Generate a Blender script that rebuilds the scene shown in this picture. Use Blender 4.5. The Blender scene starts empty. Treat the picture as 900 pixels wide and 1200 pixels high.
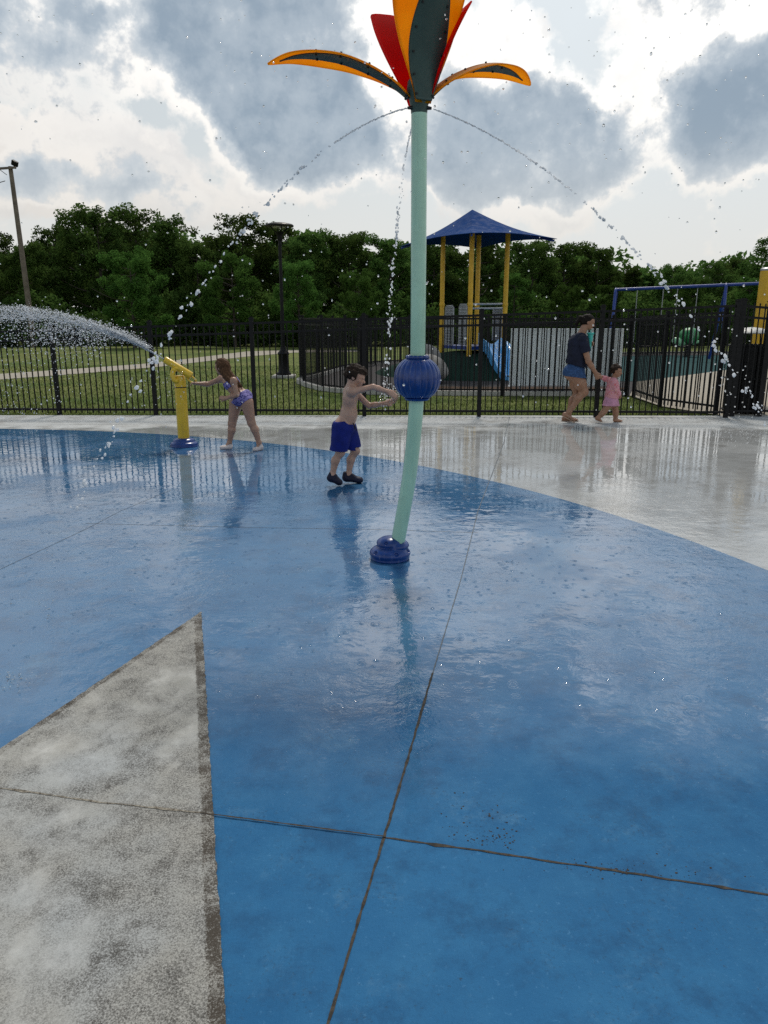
import bpy, math, random
import numpy as np
from mathutils import Vector, Matrix
rnd = random.Random(7)
rng = np.random.default_rng(11)
S = bpy.context.scene
COL = S.collection

# ------------------------------------------------------------------ camera geometry
F = 880.0; TH = math.radians(14.5); CH = 1.6
def ray(px, py):
    x = (px-450)/F; v = -(py-600)/F
    return np.array([x, math.cos(TH)+v*math.sin(TH), -math.sin(TH)+v*math.cos(TH)])
def gp(px, py, z=0.0):
    r = ray(px, py); t = (z-CH)/r[2]
    return np.array([0, 0, CH])+r*t
def at(px, py, Y):
    r = ray(px, py); return np.array([0, 0, CH])+r*Y/r[1]
def zat(py, Y): return at(450, py, Y)[2]

cam = bpy.data.cameras.new('camera'); co = bpy.data.objects.new('camera', cam); COL.objects.link(co)
cam.sensor_fit = 'VERTICAL'; cam.sensor_height = 36; cam.lens = 36*F/1200
cam.clip_start = 0.05; cam.clip_end = 3000
co.location = (0, 0, CH); co.rotation_euler = (math.radians(90)-TH, 0, 0)
S.camera = co
S.view_settings.view_transform = 'Standard'; S.view_settings.look = 'None'
S.view_settings.exposure = 0.20; S.view_settings.gamma = 1.0; S.view_settings.use_curve_mapping = False
S.cycles.caustics_reflective = False; S.cycles.caustics_refractive = False
S.cycles.max_bounces = 10; S.cycles.transmission_bounces = 8; S.cycles.transparent_max_bounces = 8
S.cycles.diffuse_bounces = 3; S.cycles.glossy_bounces = 4
S.cycles.sample_clamp_indirect = 3.0; S.cycles.use_denoising = False

# ------------------------------------------------------------------ object helpers
def link(o): COL.objects.link(o); return o
def tag(o, label=None, cat=None, group=None, kind=None):
    if label: o['label'] = label
    if cat: o['category'] = cat
    if group: o['group'] = group
    if kind: o['kind'] = kind
    return o
def empty(name, loc=(0, 0, 0), label=None, cat=None, group=None):
    o = bpy.data.objects.new(name, None); link(o); o.location = Vector(loc); o.empty_display_size = .1
    return tag(o, label, cat, group)
def mesh_np(name, V, Fc, mat=None, parent=None, smooth=False, mats=None, midx=None):
    """Fc: (n,k) int array or list of index tuples; vertices are given in the parent's own frame"""
    me = bpy.data.meshes.new(name)
    V = np.asarray(V, dtype=np.float32)
    if isinstance(Fc, np.ndarray):
        n, k = Fc.shape
        me.vertices.add(len(V)); me.vertices.foreach_set('co', V.ravel())
        me.loops.add(n*k); me.loops.foreach_set('vertex_index', Fc.astype(np.int32).ravel())
        me.polygons.add(n); me.polygons.foreach_set('loop_start', np.arange(0, n*k, k, dtype=np.int32))
        me.polygons.foreach_set('loop_total', np.full(n, k, dtype=np.int32))
        me.update(calc_edges=True)
    else:
        me.from_pydata([tuple(map(float, v)) for v in V], [], [tuple(f) for f in Fc]); me.update()
    for m in (mats or ([mat] if mat else [])): me.materials.append(m)
    if midx is not None: me.polygons.foreach_set('material_index', np.asarray(midx, dtype=np.int32))
    if smooth: me.polygons.foreach_set('use_smooth', np.ones(len(me.polygons), dtype=bool))
    me.validate()
    o = bpy.data.objects.new(name, me); link(o)
    if parent is not None: o.parent = parent
    return o

class MB:
    """collects shapes into one mesh"""
    def __init__(s): s.v = []; s.f = []
    def add(s, V, Fc):
        b = len(s.v); s.v += [tuple(map(float, p)) for p in V]; s.f += [tuple(int(i)+b for i in f) for f in Fc]; return s
    def box(s, c, size, R=None, bevel=0.0):
        sx, sy, sz = [d/2 for d in size]; c = np.array(c, float)
        if bevel > 0:
            b = min(bevel, sx*.9, sy*.9, sz*.9); P = []
            for z, i in ((-sz, b), (-sz+b, 0), (sz-b, 0), (sz, b)):
                ax, ay = sx-i, sy-i
                P += [(-ax+b, -ay, z), (ax-b, -ay, z), (ax, -ay+b, z), (ax, ay-b, z), (ax-b, ay, z), (-ax+b, ay, z), (-ax, ay-b, z), (-ax, -ay+b, z)]
            fs = [tuple(range(7, -1, -1)), tuple(range(24, 32))]
            for k in range(3):
                for i in range(8): fs.append((k*8+i, k*8+(i+1) % 8, k*8+8+(i+1) % 8, k*8+8+i))
        else:
            P = [(-sx, -sy, -sz), (sx, -sy, -sz), (sx, sy, -sz), (-sx, sy, -sz), (-sx, -sy, sz), (sx, -sy, sz), (sx, sy, sz), (-sx, sy, sz)]
            fs = [(3, 2, 1, 0), (4, 5, 6, 7), (0, 1, 5, 4), (1, 2, 6, 5), (2, 3, 7, 6), (3, 0, 4, 7)]
        P = np.array(P)
        if R is not None: P = P @ np.array(R).T
        return s.add(P+c, fs)
    def tube(s, pts, r, n=12, cap=True, closed=False):
        pts = np.array(pts, float); m = len(pts)
        rr = np.full(m, r, float) if np.isscalar(r) else np.array(r, float)
        T = np.zeros_like(pts)
        if closed: T = np.roll(pts, -1, 0)-np.roll(pts, 1, 0)
        else:
            T[1:-1] = pts[2:]-pts[:-2]; T[0] = pts[1]-pts[0]; T[-1] = pts[-1]-pts[-2]
        T /= np.linalg.norm(T, axis=1)[:, None]+1e-12
        u = np.cross(T[0], [0, 0, 1.0]);
        if np.linalg.norm(u) < .1: u = np.cross(T[0], [1.0, 0, 0])
        u /= np.linalg.norm(u); P = []
        a = np.arange(n)/n*2*math.pi
        for i in range(m):
            u = u-T[i]*np.dot(u, T[i]); u /= np.linalg.norm(u); w = np.cross(T[i], u)
            P.append(pts[i]+rr[i]*(np.cos(a)[:, None]*u+np.sin(a)[:, None]*w))
        P = np.concatenate(P); fs = []
        for i in range(m if closed else m-1):
            j = (i+1) % m
            for k in range(n): fs.append((i*n+k, i*n+(k+1) % n, j*n+(k+1) % n, j*n+k))
        if cap and not closed: fs += [tuple(range(n-1, -1, -1)), tuple(range((m-1)*n, m*n))]
        return s.add(P, fs)
    def lathe(s, prof, c=(0, 0, 0), n=24, R=None):
        P = []; fs = []; m = len(prof)
        for r, z in prof:
            for k in range(n): a = k/n*2*math.pi; P.append((r*math.cos(a), r*math.sin(a), z))
        for i in range(m-1):
            for k in range(n): fs.append((i*n+k, i*n+(k+1) % n, (i+1)*n+(k+1) % n, (i+1)*n+k))
        fs += [tuple(range(n-1, -1, -1)), tuple(range((m-1)*n, m*n))]
        P = np.array(P)
        if R is not None: P = P @ np.array(R).T
        return s.add(P+np.array(c), fs)
    def build(s, name, mat, parent=None, smooth=False):
        o = mesh_np(name, s.v, s.f, mat, parent)
        if smooth:
            o.data.polygons.foreach_set('use_smooth', np.ones(len(o.data.polygons), dtype=bool))
            o.data.set_sharp_from_angle(angle=math.radians(40))
        return o
def arc(c, r, a0, a1, n, ax1, ax2):
    c = np.array(c, float); ax1 = np.array(ax1, float); ax2 = np.array(ax2, float)
    return [c+r*(math.cos(a)*ax1+math.sin(a)*ax2) for a in np.linspace(a0, a1, n)]
def spline(P, n=8):
    P = np.array(P, float); out = []
    Q = np.vstack([2*P[0]-P[1], P, 2*P[-1]-P[-2]])
    for i in range(1, len(Q)-2):
        for t in np.arange(n)/n:
            a, b, c, d = Q[i-1], Q[i], Q[i+1], Q[i+2]
            out.append(.5*((2*b)+(c-a)*t+(2*a-5*b+4*c-d)*t*t+(-a+3*b-3*c+d)*t**3))
    out.append(P[-1]); return np.array(out)

# ------------------------------------------------------------------ material helpers
class NT:
    def __init__(s, tree): s.t = tree; s.n = tree.nodes; s.l = tree.links
    def new(s, typ, ins=None, **kw):
        n = s.n.new(typ)
        for k, v in kw.items(): setattr(n, k, v)
        for k, v in (ins or {}).items():
            if hasattr(v, 'is_linked') or isinstance(v, bpy.types.NodeSocket): s.l.new(v, n.inputs[k])
            else: n.inputs[k].default_value = v
        return n
    def math(s, op, a, b=None, c=None, clamp=False):
        n = s.n.new('ShaderNodeMath'); n.operation = op; n.use_clamp = clamp
        for i, v in enumerate((a, b, c)):
            if v is None: continue
            if isinstance(v, bpy.types.NodeSocket): s.l.new(v, n.inputs[i])
            else: n.inputs[i].default_value = v
        return n.outputs[0]
    def vmath(s, op, a, b=None):
        n = s.n.new('ShaderNodeVectorMath'); n.operation = op
        for i, v in enumerate((a, b)):
            if v is None: continue
            if isinstance(v, bpy.types.NodeSocket): s.l.new(v, n.inputs[i])
            else: n.inputs[i].default_value = v
        return n.outputs['Value'] if op in ('LENGTH', 'DOT_PRODUCT', 'DISTANCE') else n.outputs[0]
    def smooth(s, v, lo, hi, a=0.0, b=1.0):
        n = s.n.new('ShaderNodeMapRange'); n.interpolation_type = 'SMOOTHSTEP'
        for i, x in enumerate((v, lo, hi, a, b)):
            if isinstance(x, bpy.types.NodeSocket): s.l.new(x, n.inputs[i])
            else: n.inputs[i].default_value = x
        return n.outputs[0]
    def noise(s, vec, scale, detail=4, rough=.55, dist=0.0, color=False):
        n = s.new('ShaderNodeTexNoise', {'Scale': scale, 'Detail': detail, 'Roughness': rough, 'Distortion': dist})
        if vec is not None: s.l.new(vec, n.inputs['Vector'])
        return n.outputs['Color' if color else 'Fac']
    def mix(s, f, a, b):
        n = s.n.new('ShaderNodeMix'); n.data_type = 'RGBA'
        for i, v in ((0, f), (6, a), (7, b)):
            if isinstance(v, bpy.types.NodeSocket): s.l.new(v, n.inputs[i])
            else: n.inputs[i].default_value = v if i == 0 else (tuple(v)+(1,) if len(v) == 3 else v)
        return n.outputs[2]
def mat(name):
    m = bpy.data.materials.new(name); m.use_nodes = True
    t = NT(m.node_tree); t.b = t.n['Principled BSDF']; t.o = t.n['Material Output']
    t.pos = t.new('ShaderNodeTexCoord').outputs['Object']
    t.m = m
    return t
def c4(c): return tuple(c)+(1,)
def paint(name, col, rough=.4, var=.12, scale=8, bump=0.0, bscale=60, spec=.5, metal=0.0, coat=0.0, grime=0.0, streak=0.0):
    t = mat(name)
    n = t.noise(t.pos, scale, 5)
    c = t.mix(t.smooth(n, .3, .7), [x*(1-var) for x in col], [min(1, x*(1+var)) for x in col])
    if grime:
        g = t.smooth(t.noise(t.pos, scale*2.7, 6, .65), .52, .75)
        c = t.mix(t.math('MULTIPLY', g, grime), c, (.10, .09, .07))
    if streak:
        sn = t.noise(t.vmath('MULTIPLY', t.pos, (1, 1, .07)), 42, 5, .65)
        c = t.mix(t.smooth(sn, .50, .70, 0, streak), c, [x*.45+.02 for x in col])
        c = t.mix(t.smooth(sn, .46, .30, 0, streak*.8), c, [x*.6+.26 for x in col])
    t.l.new(c, t.b.inputs['Base Color'])
    r = t.smooth(t.noise(t.pos, scale*3, 4), .3, .7, rough*.8, min(1, rough*1.25)); t.l.new(r, t.b.inputs['Roughness'])
    t.b.inputs['Specular IOR Level'].default_value = spec; t.b.inputs['Metallic'].default_value = metal
    if coat: t.b.inputs['Coat Weight'].default_value = coat; t.b.inputs['Coat Roughness'].default_value = .08
    if bump:
        bn = t.new('ShaderNodeBump', {'Strength': bump, 'Distance': .01, 'Height': t.noise(t.pos, bscale, 3)})
        t.l.new(bn.outputs[0], t.b.inputs['Normal'])
    return t.m

M = {}
M['black'] = paint('black_powder_coat', (.0045, .0045, .0055), .5, .2, spec=.22)
M['yellow'] = paint('yellow_paint', (.70, .44, .012), .35, .08, 6, .05, 90, coat=.2, grime=.25, streak=.35)
M['post_yellow'] = paint('yellow_post_paint', (.62, .36, .015), .45, .1, 5, grime=.15)
M['mint'] = paint('mint_green_paint', (.37, .60, .455), .28, .07, 5, .03, 70, coat=.3, grime=.15, streak=.20)
M['blue_plastic'] = paint('deep_blue_plastic', (.003, .036, .19), .28, .15, 9, .02, 60, spec=.4, coat=.15, grime=.15, streak=.30)
M['blue_fabric'] = paint('blue_shade_fabric', (.002, .040, .17), .9, .08, 2, .03, 160, spec=.1)
M['slide_blue'] = paint('light_blue_slide', (.10, .40, .80), .35, .1, 3, coat=.3)
M['steel_blue'] = paint('blue_steel_paint', (.012, .04, .22), .4, .12, 4)
M['grey_steel'] = paint('grey_metal', (.30, .31, .33), .45, .1, 6, metal=.4)
M['galv'] = paint('galvanised_chain', (.38, .38, .40), .4, .1, 20, metal=.7)
M['grey_rock'] = paint('grey_boulder', (.20, .19, .18), .85, .3, 3, .6, 10)
M['wood'] = paint('weathered_pole_wood', (.15, .12, .095), .85, .25, 4, .3, 30)
M['pale_panel'] = paint('pale_grey_panel', (.80, .84, .88), .5, .05, 1.5, .03, 6, grime=.06)
M['bin_lid'] = paint('pale_bin_lid', (.55, .55, .53), .5, .1, 6)
M['lamp_glass'] = paint('lamp_diffuser', (.55, .55, .5), .3, .05, 5)
M['concrete_pad'] = paint('concrete_pad', (.40, .38, .35), .85, .12, 4, .3, 60)
M['dark_green_play'] = paint('green_plastic', (.03, .22, .07), .4, .15, 6)
M['pale_green_play'] = paint('pale_green_plastic', (.25, .52, .30), .4, .1, 6)
M['teal'] = paint('teal_plastic', (.04, .42, .38), .35, .06, 10, coat=.2)
M['petal_green'] = paint('dark_green_petal_panel', (.022, .055, .048), .5, .12, 8)
M['bolt'] = paint('dark_bolt_steel', (.02, .02, .022), .35, .1, 10, metal=.6)
# ------------------------------------------------------------------ world: hazy afternoon sky with broken cloud
SUN_AZ, SUN_EL = math.radians(10), math.radians(57)      # azimuth measured from +Y towards +X
w = bpy.data.worlds.new('World'); S.world = w; w.use_nodes = True
t = NT(w.node_tree); bg = t.n['Background']; wo = t.n['World Output']
sky = t.new('ShaderNodeTexSky', sky_type='NISHITA', sun_disc=False, sun_elevation=SUN_EL, sun_rotation=SUN_AZ, air_density=1.2, dust_density=2.5, ozone_density=1.5)
D = t.new('ShaderNodeTexCoord').outputs['Generated']
sp = t.new('ShaderNodeSeparateXYZ', {0: D})
az = t.math('ARCTAN2', sp.outputs[0], sp.outputs[1]); el = t.math('ARCSINE', sp.outputs[2])
A = t.new('ShaderNodeCombineXYZ', {0: az, 1: el, 2: 0.0}).outputs[0]
wn = t.noise(D, 4.5, 9, .62, color=True)
wv = t.vmath('SUBTRACT', wn, (.5, .5, .5))
Aw = t.vmath('ADD', A, t.vmath('MULTIPLY', wv, (.17, .15, 0)))
def azel(px, py):
    r = ray(px, py); r = r/np.linalg.norm(r); return math.atan2(r[0], r[1]), math.asin(r[2])
def blobs(lst):
    tot = None
    for (px, py, rx, ry, wt) in lst:
        a, e = azel(px, py)
        q = t.vmath('MULTIPLY', t.vmath('SUBTRACT', Aw, (a, e, 0)), (F/rx, F/ry, 0))
        m = t.math('MULTIPLY', t.smooth(t.vmath('LENGTH', q), 0.20, 1.50, 1.0, 0.0), wt)
        tot = m if tot is None else t.math('ADD', tot, m)
    return t.math('MINIMUM', tot, 1.0)
# heavy grey cumulus seen against the light
dark = blobs([(230, -10, 62, 45, 1.0), (258, 50, 66, 55, 1.0), (300, 105, 75, 60, 1.0), (345, 160, 75, 60, 1.0), (400, 195, 80, 48, .9), (330, 30, 90, 60, .9), (400, 110, 60, 60, .55),
              (560, 165, 70, 70, .85), (625, 175, 70, 55, .8), (700, 165, 70, 55, 1.0), (650, 110, 60, 45, .6), (560, 220, 80, 28, .6), (520, 120, 40, 50, .5),
              (865, 145, 58, 60, 1.0), (905, 90, 50, 55, .8), (85, -8, 50, 12, .4), (105, 215, 85, 30, .46), (30, 215, 50, 26, .38), (195, 240, 60, 16, .36),
              (300, -330, 330, 170, .9), (800, -420, 260, 170, .9), (-300, -120, 300, 170, .8), (1250, -100, 260, 150, .8), (1030, 160, 70, 60, .8)])
# sunlit, cream coloured cumulus lower down and along the heavy cloud's rim
light = blobs([(35, 190, 55, 50, .9), (130, 180, 62, 42, .95), (200, 232, 70, 30, .85), (75, 235, 90, 28, .7), (8, 122, 18, 14, .7), (480, 85, 60, 100, .75), (455, 20, 60, 40, .7), (600, 75, 60, 50, .7), (735, 95, 40, 90, .75),
               (790, 120, 36, 90, .6), (560, 40, 80, 50, .6), (600, 245, 150, 28, .55), (880, 15, 60, 55, .8), (640, -170, 170, 80, 1.1), (420, -120, 90, 60, .8), (850, -140, 110, 60, .8), (150, -160, 120, 60, .7), (820, 55, 40, 55, .7), (350, 240, 90, 24, .6), (160, 60, 40, 40, .6), (215, 120, 36, 36, .6), (270, 175, 36, 30, .6), (318, 220, 40, 24, .6), (640, 245, 60, 30, .4)])
n1 = t.noise(D, 6.0, 11, .58); n2 = t.noise(D, 15.0, 9, .58); n4 = t.noise(D, 38.0, 7, .6); n3 = t.noise(D, 2.2, 6, .55)
tex = t.math('ADD', t.math('MULTIPLY', t.math('SUBTRACT', n1, .5), .75), t.math('ADD', t.math('MULTIPLY', t.math('SUBTRACT', n2, .5), 1.25), t.math('MULTIPLY', t.math('SUBTRACT', n4, .5), .55)))
dd = t.math('ADD', dark, t.math('MULTIPLY', tex, .95))
ll = t.math('ADD', t.math('MAXIMUM', light, t.math('MULTIPLY', dark, 1.15)), t.math('MULTIPLY', tex, 1.25))
sd = (math.sin(SUN_AZ)*math.cos(SUN_EL), math.cos(SUN_AZ)*math.cos(SUN_EL), math.sin(SUN_EL))
dot = t.vmath('DOT_PRODUCT', D, sd)
glow = t.smooth(dot, .62, .98)
el01 = t.smooth(sp.outputs[2], 0.0, .60)
clear = t.mix(el01, (.68, .70, .69), (.33, .44, .53))
clear = t.mix(t.smooth(az, -.35, .30, 0, .55), clear, (.74, .80, .83))
clear = t.mix(t.math('MULTIPLY', glow, .6), clear, (1.0, 1.04, 1.06))
clear = t.mix(t.smooth(n3, .40, .65, 0, .35), clear, (.66, .69, .70))
bright = t.mix(t.smooth(dot, .50, .80), (.68, .635, .59), (1.08, 1.06, 1.02))
bright = t.mix(t.smooth(dot, .79, .91), bright, (2.6, 2.55, 2.45))
bright = t.mix(t.smooth(tex, -.15, .30, 0, .65), bright, (.50, .52, .55))
cl = t.mix(t.smooth(ll, .30, .62), clear, bright)
# tone follows the thickness of the heavy cloud: lit thin edge, light grey, then blue grey
q = t.math('ADD', dark, t.math('ADD', t.math('MULTIPLY', tex, 1.25), t.math('MULTIPLY', t.math('SUBTRACT', n3, .5), .5)))
rim = t.math('MULTIPLY', t.math('MULTIPLY', t.smooth(q, .10, .36), t.smooth(q, .40, .62, 1, 0)), t.smooth(t.noise(D, 4.0, 3, .5), .38, .60, .10, .85))
cl = t.mix(rim, cl, t.mix(t.smooth(dot, .50, .85), (.80, .76, .71), (1.15, 1.13, 1.08)))
cl = t.mix(t.smooth(q, .40, .66, 0, .9), cl, (.53, .585, .63))
cl = t.mix(t.smooth(q, .58, .92, 0, .9), cl, (.36, .43, .50))
cl = t.mix(t.smooth(q, .86, 1.30, 0, .85), cl, (.24, .315, .395))
haze_f = t.smooth(sp.outputs[2], .03, .22, .70, 0.0)
cl = t.mix(haze_f, cl, (.70, .69, .66))
cl = t.mix(t.smooth(sp.outputs[2], .54, .80, 0, .85), cl, (.15, .20, .26))
bg2 = t.new('ShaderNodeBackground', {'Color': cl, 'Strength': 1.0})
t.l.new(sky.outputs[0], bg.inputs['Color']); bg.inputs['Strength'].default_value = 0.05
mx = t.new('ShaderNodeMixShader', {0: .9}); t.l.new(bg.outputs[0], mx.inputs[1]); t.l.new(bg2.outputs[0], mx.inputs[2])
t.l.new(mx.outputs[0], wo.inputs['Surface'])
w.cycles.sampling_method = 'MANUAL'; w.cycles.sample_map_resolution = 512

sun = bpy.data.lights.new('sun', 'SUN'); so = bpy.data.objects.new('sun', sun); link(so)
sun.energy = 2.0; sun.angle = math.radians(10); sun.color = (1, .93, .82)
so.rotation_euler = Vector(sd).to_track_quat('Z', 'Y').to_euler(); so.location = (0, 30, 40)

# ------------------------------------------------------------------ ground, pavements, floor
def quantized(name, poly, z, m, kind='structure'):
    """one flat sheet of polygon outline at height z"""
    o = mesh_np(name, [(p[0], p[1], z) for p in poly], [tuple(range(len(poly)))], m)
    if o.data.polygons[0].normal.z < 0: o.data.flip_normals()
    return tag(o, kind=kind)

# grass ground
t = mat('grass_ground')
g = t.noise(t.pos, .35, 6, .6); g2 = t.noise(t.pos, 9, 5, .7)
c = t.mix(t.smooth(g, .35, .65), (.085, .130, .026), (.215, .225, .070))
c = t.mix(t.smooth(g2, .35, .7), c, (.055, .085, .018))
yb = t.new('ShaderNodeSeparateXYZ', {0: t.pos}).outputs[1]
band = t.smooth(t.math('SINE', t.math('MULTIPLY', yb, 1.9)), -.3, .3)
c = t.mix(t.math('MULTIPLY', band, .22), c, (.15, .17, .05))
t.l.new(c, t.b.inputs['Base Color']); t.b.inputs['Roughness'].default_value = .9; t.b.inputs['Specular IOR Level'].default_value = .15
bn = t.new('ShaderNodeBump', {'Strength': .8, 'Distance': .05, 'Height': t.noise(t.pos, 25, 4)}); t.l.new(bn.outputs[0], t.b.inputs['Normal'])
M['grass'] = t.m
quantized('ground', [(-700, -200), (700, -200), (700, 1200), (-700, 1200)], -.035, M['grass'])

def ripple(t, wet, strength):
    """fine water texture: chop and drop rings"""
    P2 = t.vmath('MULTIPLY', t.pos, (1, 1, 0))
    wob = t.vmath('ADD', P2, t.vmath('MULTIPLY', t.vmath('SUBTRACT', t.noise(P2, 9, 3, color=True), (.5, .5, .5)), (.03, .03, 0)))
    agit = t.smooth(t.noise(P2, .62, 4, .5), .40, .64, .10, 1.0)
    h = t.math('MULTIPLY', t.noise(wob, 8, 2, .4), t.smooth(agit, 0, 1, .5, 1.0))
    h = t.math('ADD', h, t.math('MULTIPLY', t.math('ADD', t.math('MULTIPLY', t.noise(wob, 26, 3, .6), .55), t.math('MULTIPLY', t.noise(wob, 70, 3, .6), .16)), agit))
    ring = None
    for sc, off in ((6.0, 0.0), (10.0, 3.7), (16.0, 8.1)):
        v = t.new('ShaderNodeTexVoronoi', {'Vector': t.vmath('ADD', P2, (off, off*.7, 0)), 'Scale': sc, 'Randomness': 1.0})
        d = v.outputs['Distance']
        wv = t.math('MULTIPLY', t.math('SINE', t.math('MULTIPLY', d, 46.0)), t.smooth(d, .06, .36, 1, 0))
        act = t.smooth(t.new('ShaderNodeSeparateColor', {0: v.outputs['Color']}).outputs[0], .55, .65)
        r = t.math('MULTIPLY', wv, act); ring = r if ring is None else t.math('ADD', ring, r)
    h = t.math('ADD', h, t.math('MULTIPLY', ring, .10))
    yy = t.new('ShaderNodeSeparateXYZ', {0: t.pos}).outputs[1]
    bn = t.new('ShaderNodeBump', {'Distance': .012, 'Height': h, 'Strength': t.math('MULTIPLY', t.math('MULTIPLY', wet, strength), t.smooth(yy, 3.5, 9.5, 1.25, .30))})
    return bn.outputs[0], P2

def film(t, wet, pud, nrm):
    """standing water: a clear coat whose sharpness follows the puddles"""
    t.l.new(t.math('MULTIPLY', wet, t.smooth(pud, 0, 1, .75, 1.0)), t.b.inputs['Coat Weight'])
    t.l.new(t.smooth(pud, 0, 1, .11, .012), t.b.inputs['Coat Roughness']); t.b.inputs['Coat IOR'].default_value = 1.8
    t.l.new(nrm, t.b.inputs['Coat Normal'])
# plain concrete
t = mat('concrete_pavement')
xyz = t.new('ShaderNodeSeparateXYZ', {0: t.pos})
pn = t.noise(t.pos, .55, 5, .55); fine = t.noise(t.pos, 45, 5, .7); mid = t.noise(t.pos, 4, 6, .65)
edge = t.math('ADD', xyz.outputs[1], t.math('MULTIPLY', t.math('SUBTRACT', pn, .5), 3.4))
edge = t.math('ADD', edge, t.math('MULTIPLY', t.math('SUBTRACT', mid, .5), .8))
wet = t.smooth(edge, 10.9, 11.6, 1, 0)
pud = t.smooth(t.noise(t.pos, .9, 4, .5), .38, .50)
c = t.mix(t.smooth(mid, .3, .7), (.41, .415, .41), (.51, .52, .52))
c = t.mix(t.smooth(fine, .55, .8, 0, .45), c, (.20, .19, .17))
stn = t.smooth(t.noise(t.pos, 1.7, 8, .72), .48, .68, 0, .55); c = t.mix(stn, c, (.20, .18, .155))
c = t.mix(t.math('MULTIPLY', wet, .5), c, t.mix(.65, c, (.12, .125, .13)))
t.l.new(c, t.b.inputs['Base Color'])
t.b.inputs['Roughness'].default_value = .8; t.b.inputs['Specular IOR Level'].default_value = .15
nrm, _ = ripple(t, wet, .26)
film(t, wet, pud, nrm)
M['concrete'] = t.m
FY = 12.72
quantized('pavement', [(-30, -12), (30, -12), (30, FY-.16), (-30, FY+.16)], 0, M['concrete'])

# blue painted floor
t = mat('blue_painted_floor')
xyz = t.new('ShaderNodeSeparateXYZ', {0: t.pos})
big = t.noise(t.pos, .8, 5, .55); mid = t.noise(t.pos, 5, 6, .65); fine = t.noise(t.pos, 90, 4, .7)
e = t.math('ADD', xyz.outputs[1], t.math('MULTIPLY', t.math('SUBTRACT', big, .5), 1.5))
e = t.math('ADD', e, t.math('MULTIPLY', t.math('SUBTRACT', mid, .5), .5))
wet = t.smooth(e, 2.05, 3.0)
c = t.mix(t.smooth(big, .3, .7), (.017, .104, .240), (.026, .138, .300))
c = t.mix(t.smooth(mid, .35, .75, 0, .5), c, (.038, .165, .325))
worn = t.smooth(t.noise(t.pos, 2.6, 9, .76), .54, .72, 0, .45); c = t.mix(worn, c, (.12, .25, .38))
spk = t.smooth(t.noise(t.pos, 55, 5, .8), .58, .70, 0, .55); c = t.mix(spk, c, (.08, .23, .42))
dirt = t.math('MULTIPLY', t.smooth(t.noise(t.pos, 60, 6, .75), .60, .68), t.smooth(t.noise(t.pos, 1.9, 4, .6), .50, .64)); c = t.mix(t.math('MULTIPLY', dirt, .7), c, (.035, .035, .030))
stain = t.smooth(t.noise(t.pos, 3.3, 9, .76), .46, .66, 0, .65); c = t.mix(stain, c, (.016, .075, .175))
grit = t.math('MULTIPLY', t.smooth(t.noise(t.pos, 85, 4, .8), .56, .66), t.smooth(t.noise(t.pos, 2.6, 5, .65), .42, .66, .15, 1)); c = t.mix(t.math('MULTIPLY', grit, .6), c, (.025, .05, .085))
c = t.mix(t.math('MULTIPLY', wet, .12), c, (.007, .066, .180))
t.l.new(c, t.b.inputs['Base Color'])
pud = t.smooth(t.noise(t.pos, 1.3, 4, .55), .34, .48)
t.b.inputs['Roughness'].default_value = .75; t.b.inputs['Specular IOR Level'].default_value = .12
nrm, P2 = ripple(t, wet, .34)
brm = t.noise(t.vmath('MULTIPLY', t.pos, (1, .12, 1)), 160, 3, .6)
b2 = t.new('ShaderNodeBump', {'Strength': .5, 'Distance': .004, 'Height': t.math('ADD', fine, brm)})
t.l.new(b2.outputs[0], t.b.inputs['Normal'])
film(t, wet, pud, nrm)
M['blue_floor'] = t.m
cc = np.array([-6.314, 1.891]); cr = 9.241
quantized('floor', [(cc[0]+cr*math.cos(a), cc[1]+cr*math.sin(a)) for a in np.linspace(0, 2*math.pi, 320, endpoint=False)], .004, M['blue_floor'])

# white star point on the floor
apex = gp(236, 718)[:2]; rgt = gp(265, 1200)[:2]; lft = gp(0, 880)[:2]
dr = (rgt-apex)/np.linalg.norm(rgt-apex); dl = (lft-apex)/np.linalg.norm(lft-apex)
nr = np.array([dr[1], -dr[0]]);  nr = nr if np.dot(lft-apex, nr) > 0 else -nr
nl = np.array([dl[1], -dl[0]]);  nl = nl if np.dot(rgt-apex, nl) > 0 else -nl
t = mat('white_star_paint')
rel = t.vmath('SUBTRACT', t.pos, (apex[0], apex[1], 0))
e1 = t.vmath('DOT_PRODUCT', rel, (nr[0], nr[1], 0)); e2 = t.vmath('DOT_PRODUCT', rel, (nl[0], nl[1], 0))
fine = t.noise(t.pos, 210, 5, .8); mid = t.noise(t.pos, 8, 9, .76); big = t.noise(t.vmath('MULTIPLY', t.pos, (1, .75, 1)), 2.3, 7, .66)
c = t.mix(t.smooth(mid, .3, .7), (.34, .33, .30), (.52, .51, .48))
c = t.mix(t.smooth(t.noise(t.pos, 1.5, 3), .45, .7, 0, .35), c, (.44, .50, .56))
grim = t.math('MULTIPLY', t.smooth(big, .36, .55), t.smooth(t.math('ADD', t.math('MULTIPLY', fine, .6), t.math('MULTIPLY', mid, .4)), .40, .60))
c = t.mix(t.math('MULTIPLY', grim, .95), c, (.045, .041, .036))
spk = t.smooth(fine, .63, .74, 0, .7); c = t.mix(spk, c, (.10, .09, .075))
w1 = t.math('ADD', .040, t.math('ADD', t.math('MULTIPLY', t.math('SUBTRACT', fine, .5), .022), t.math('MULTIPLY', t.math('SUBTRACT', t.noise(t.pos, 11, 5, .7), .5), .030)))
b1 = t.smooth(t.math('SUBTRACT', e1, w1), -.004, .004, 1, 0)
b2_ = t.smooth(t.math('SUBTRACT', e2, t.math('MULTIPLY', w1, .75)), -.004, .004, 1, 0)
bd = t.math('MAXIMUM', b1, b2_)
patch = t.smooth(t.math('ADD', t.math('MULTIPLY', mid, .5), t.math('MULTIPLY', fine, .5)), .43, .54)
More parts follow.
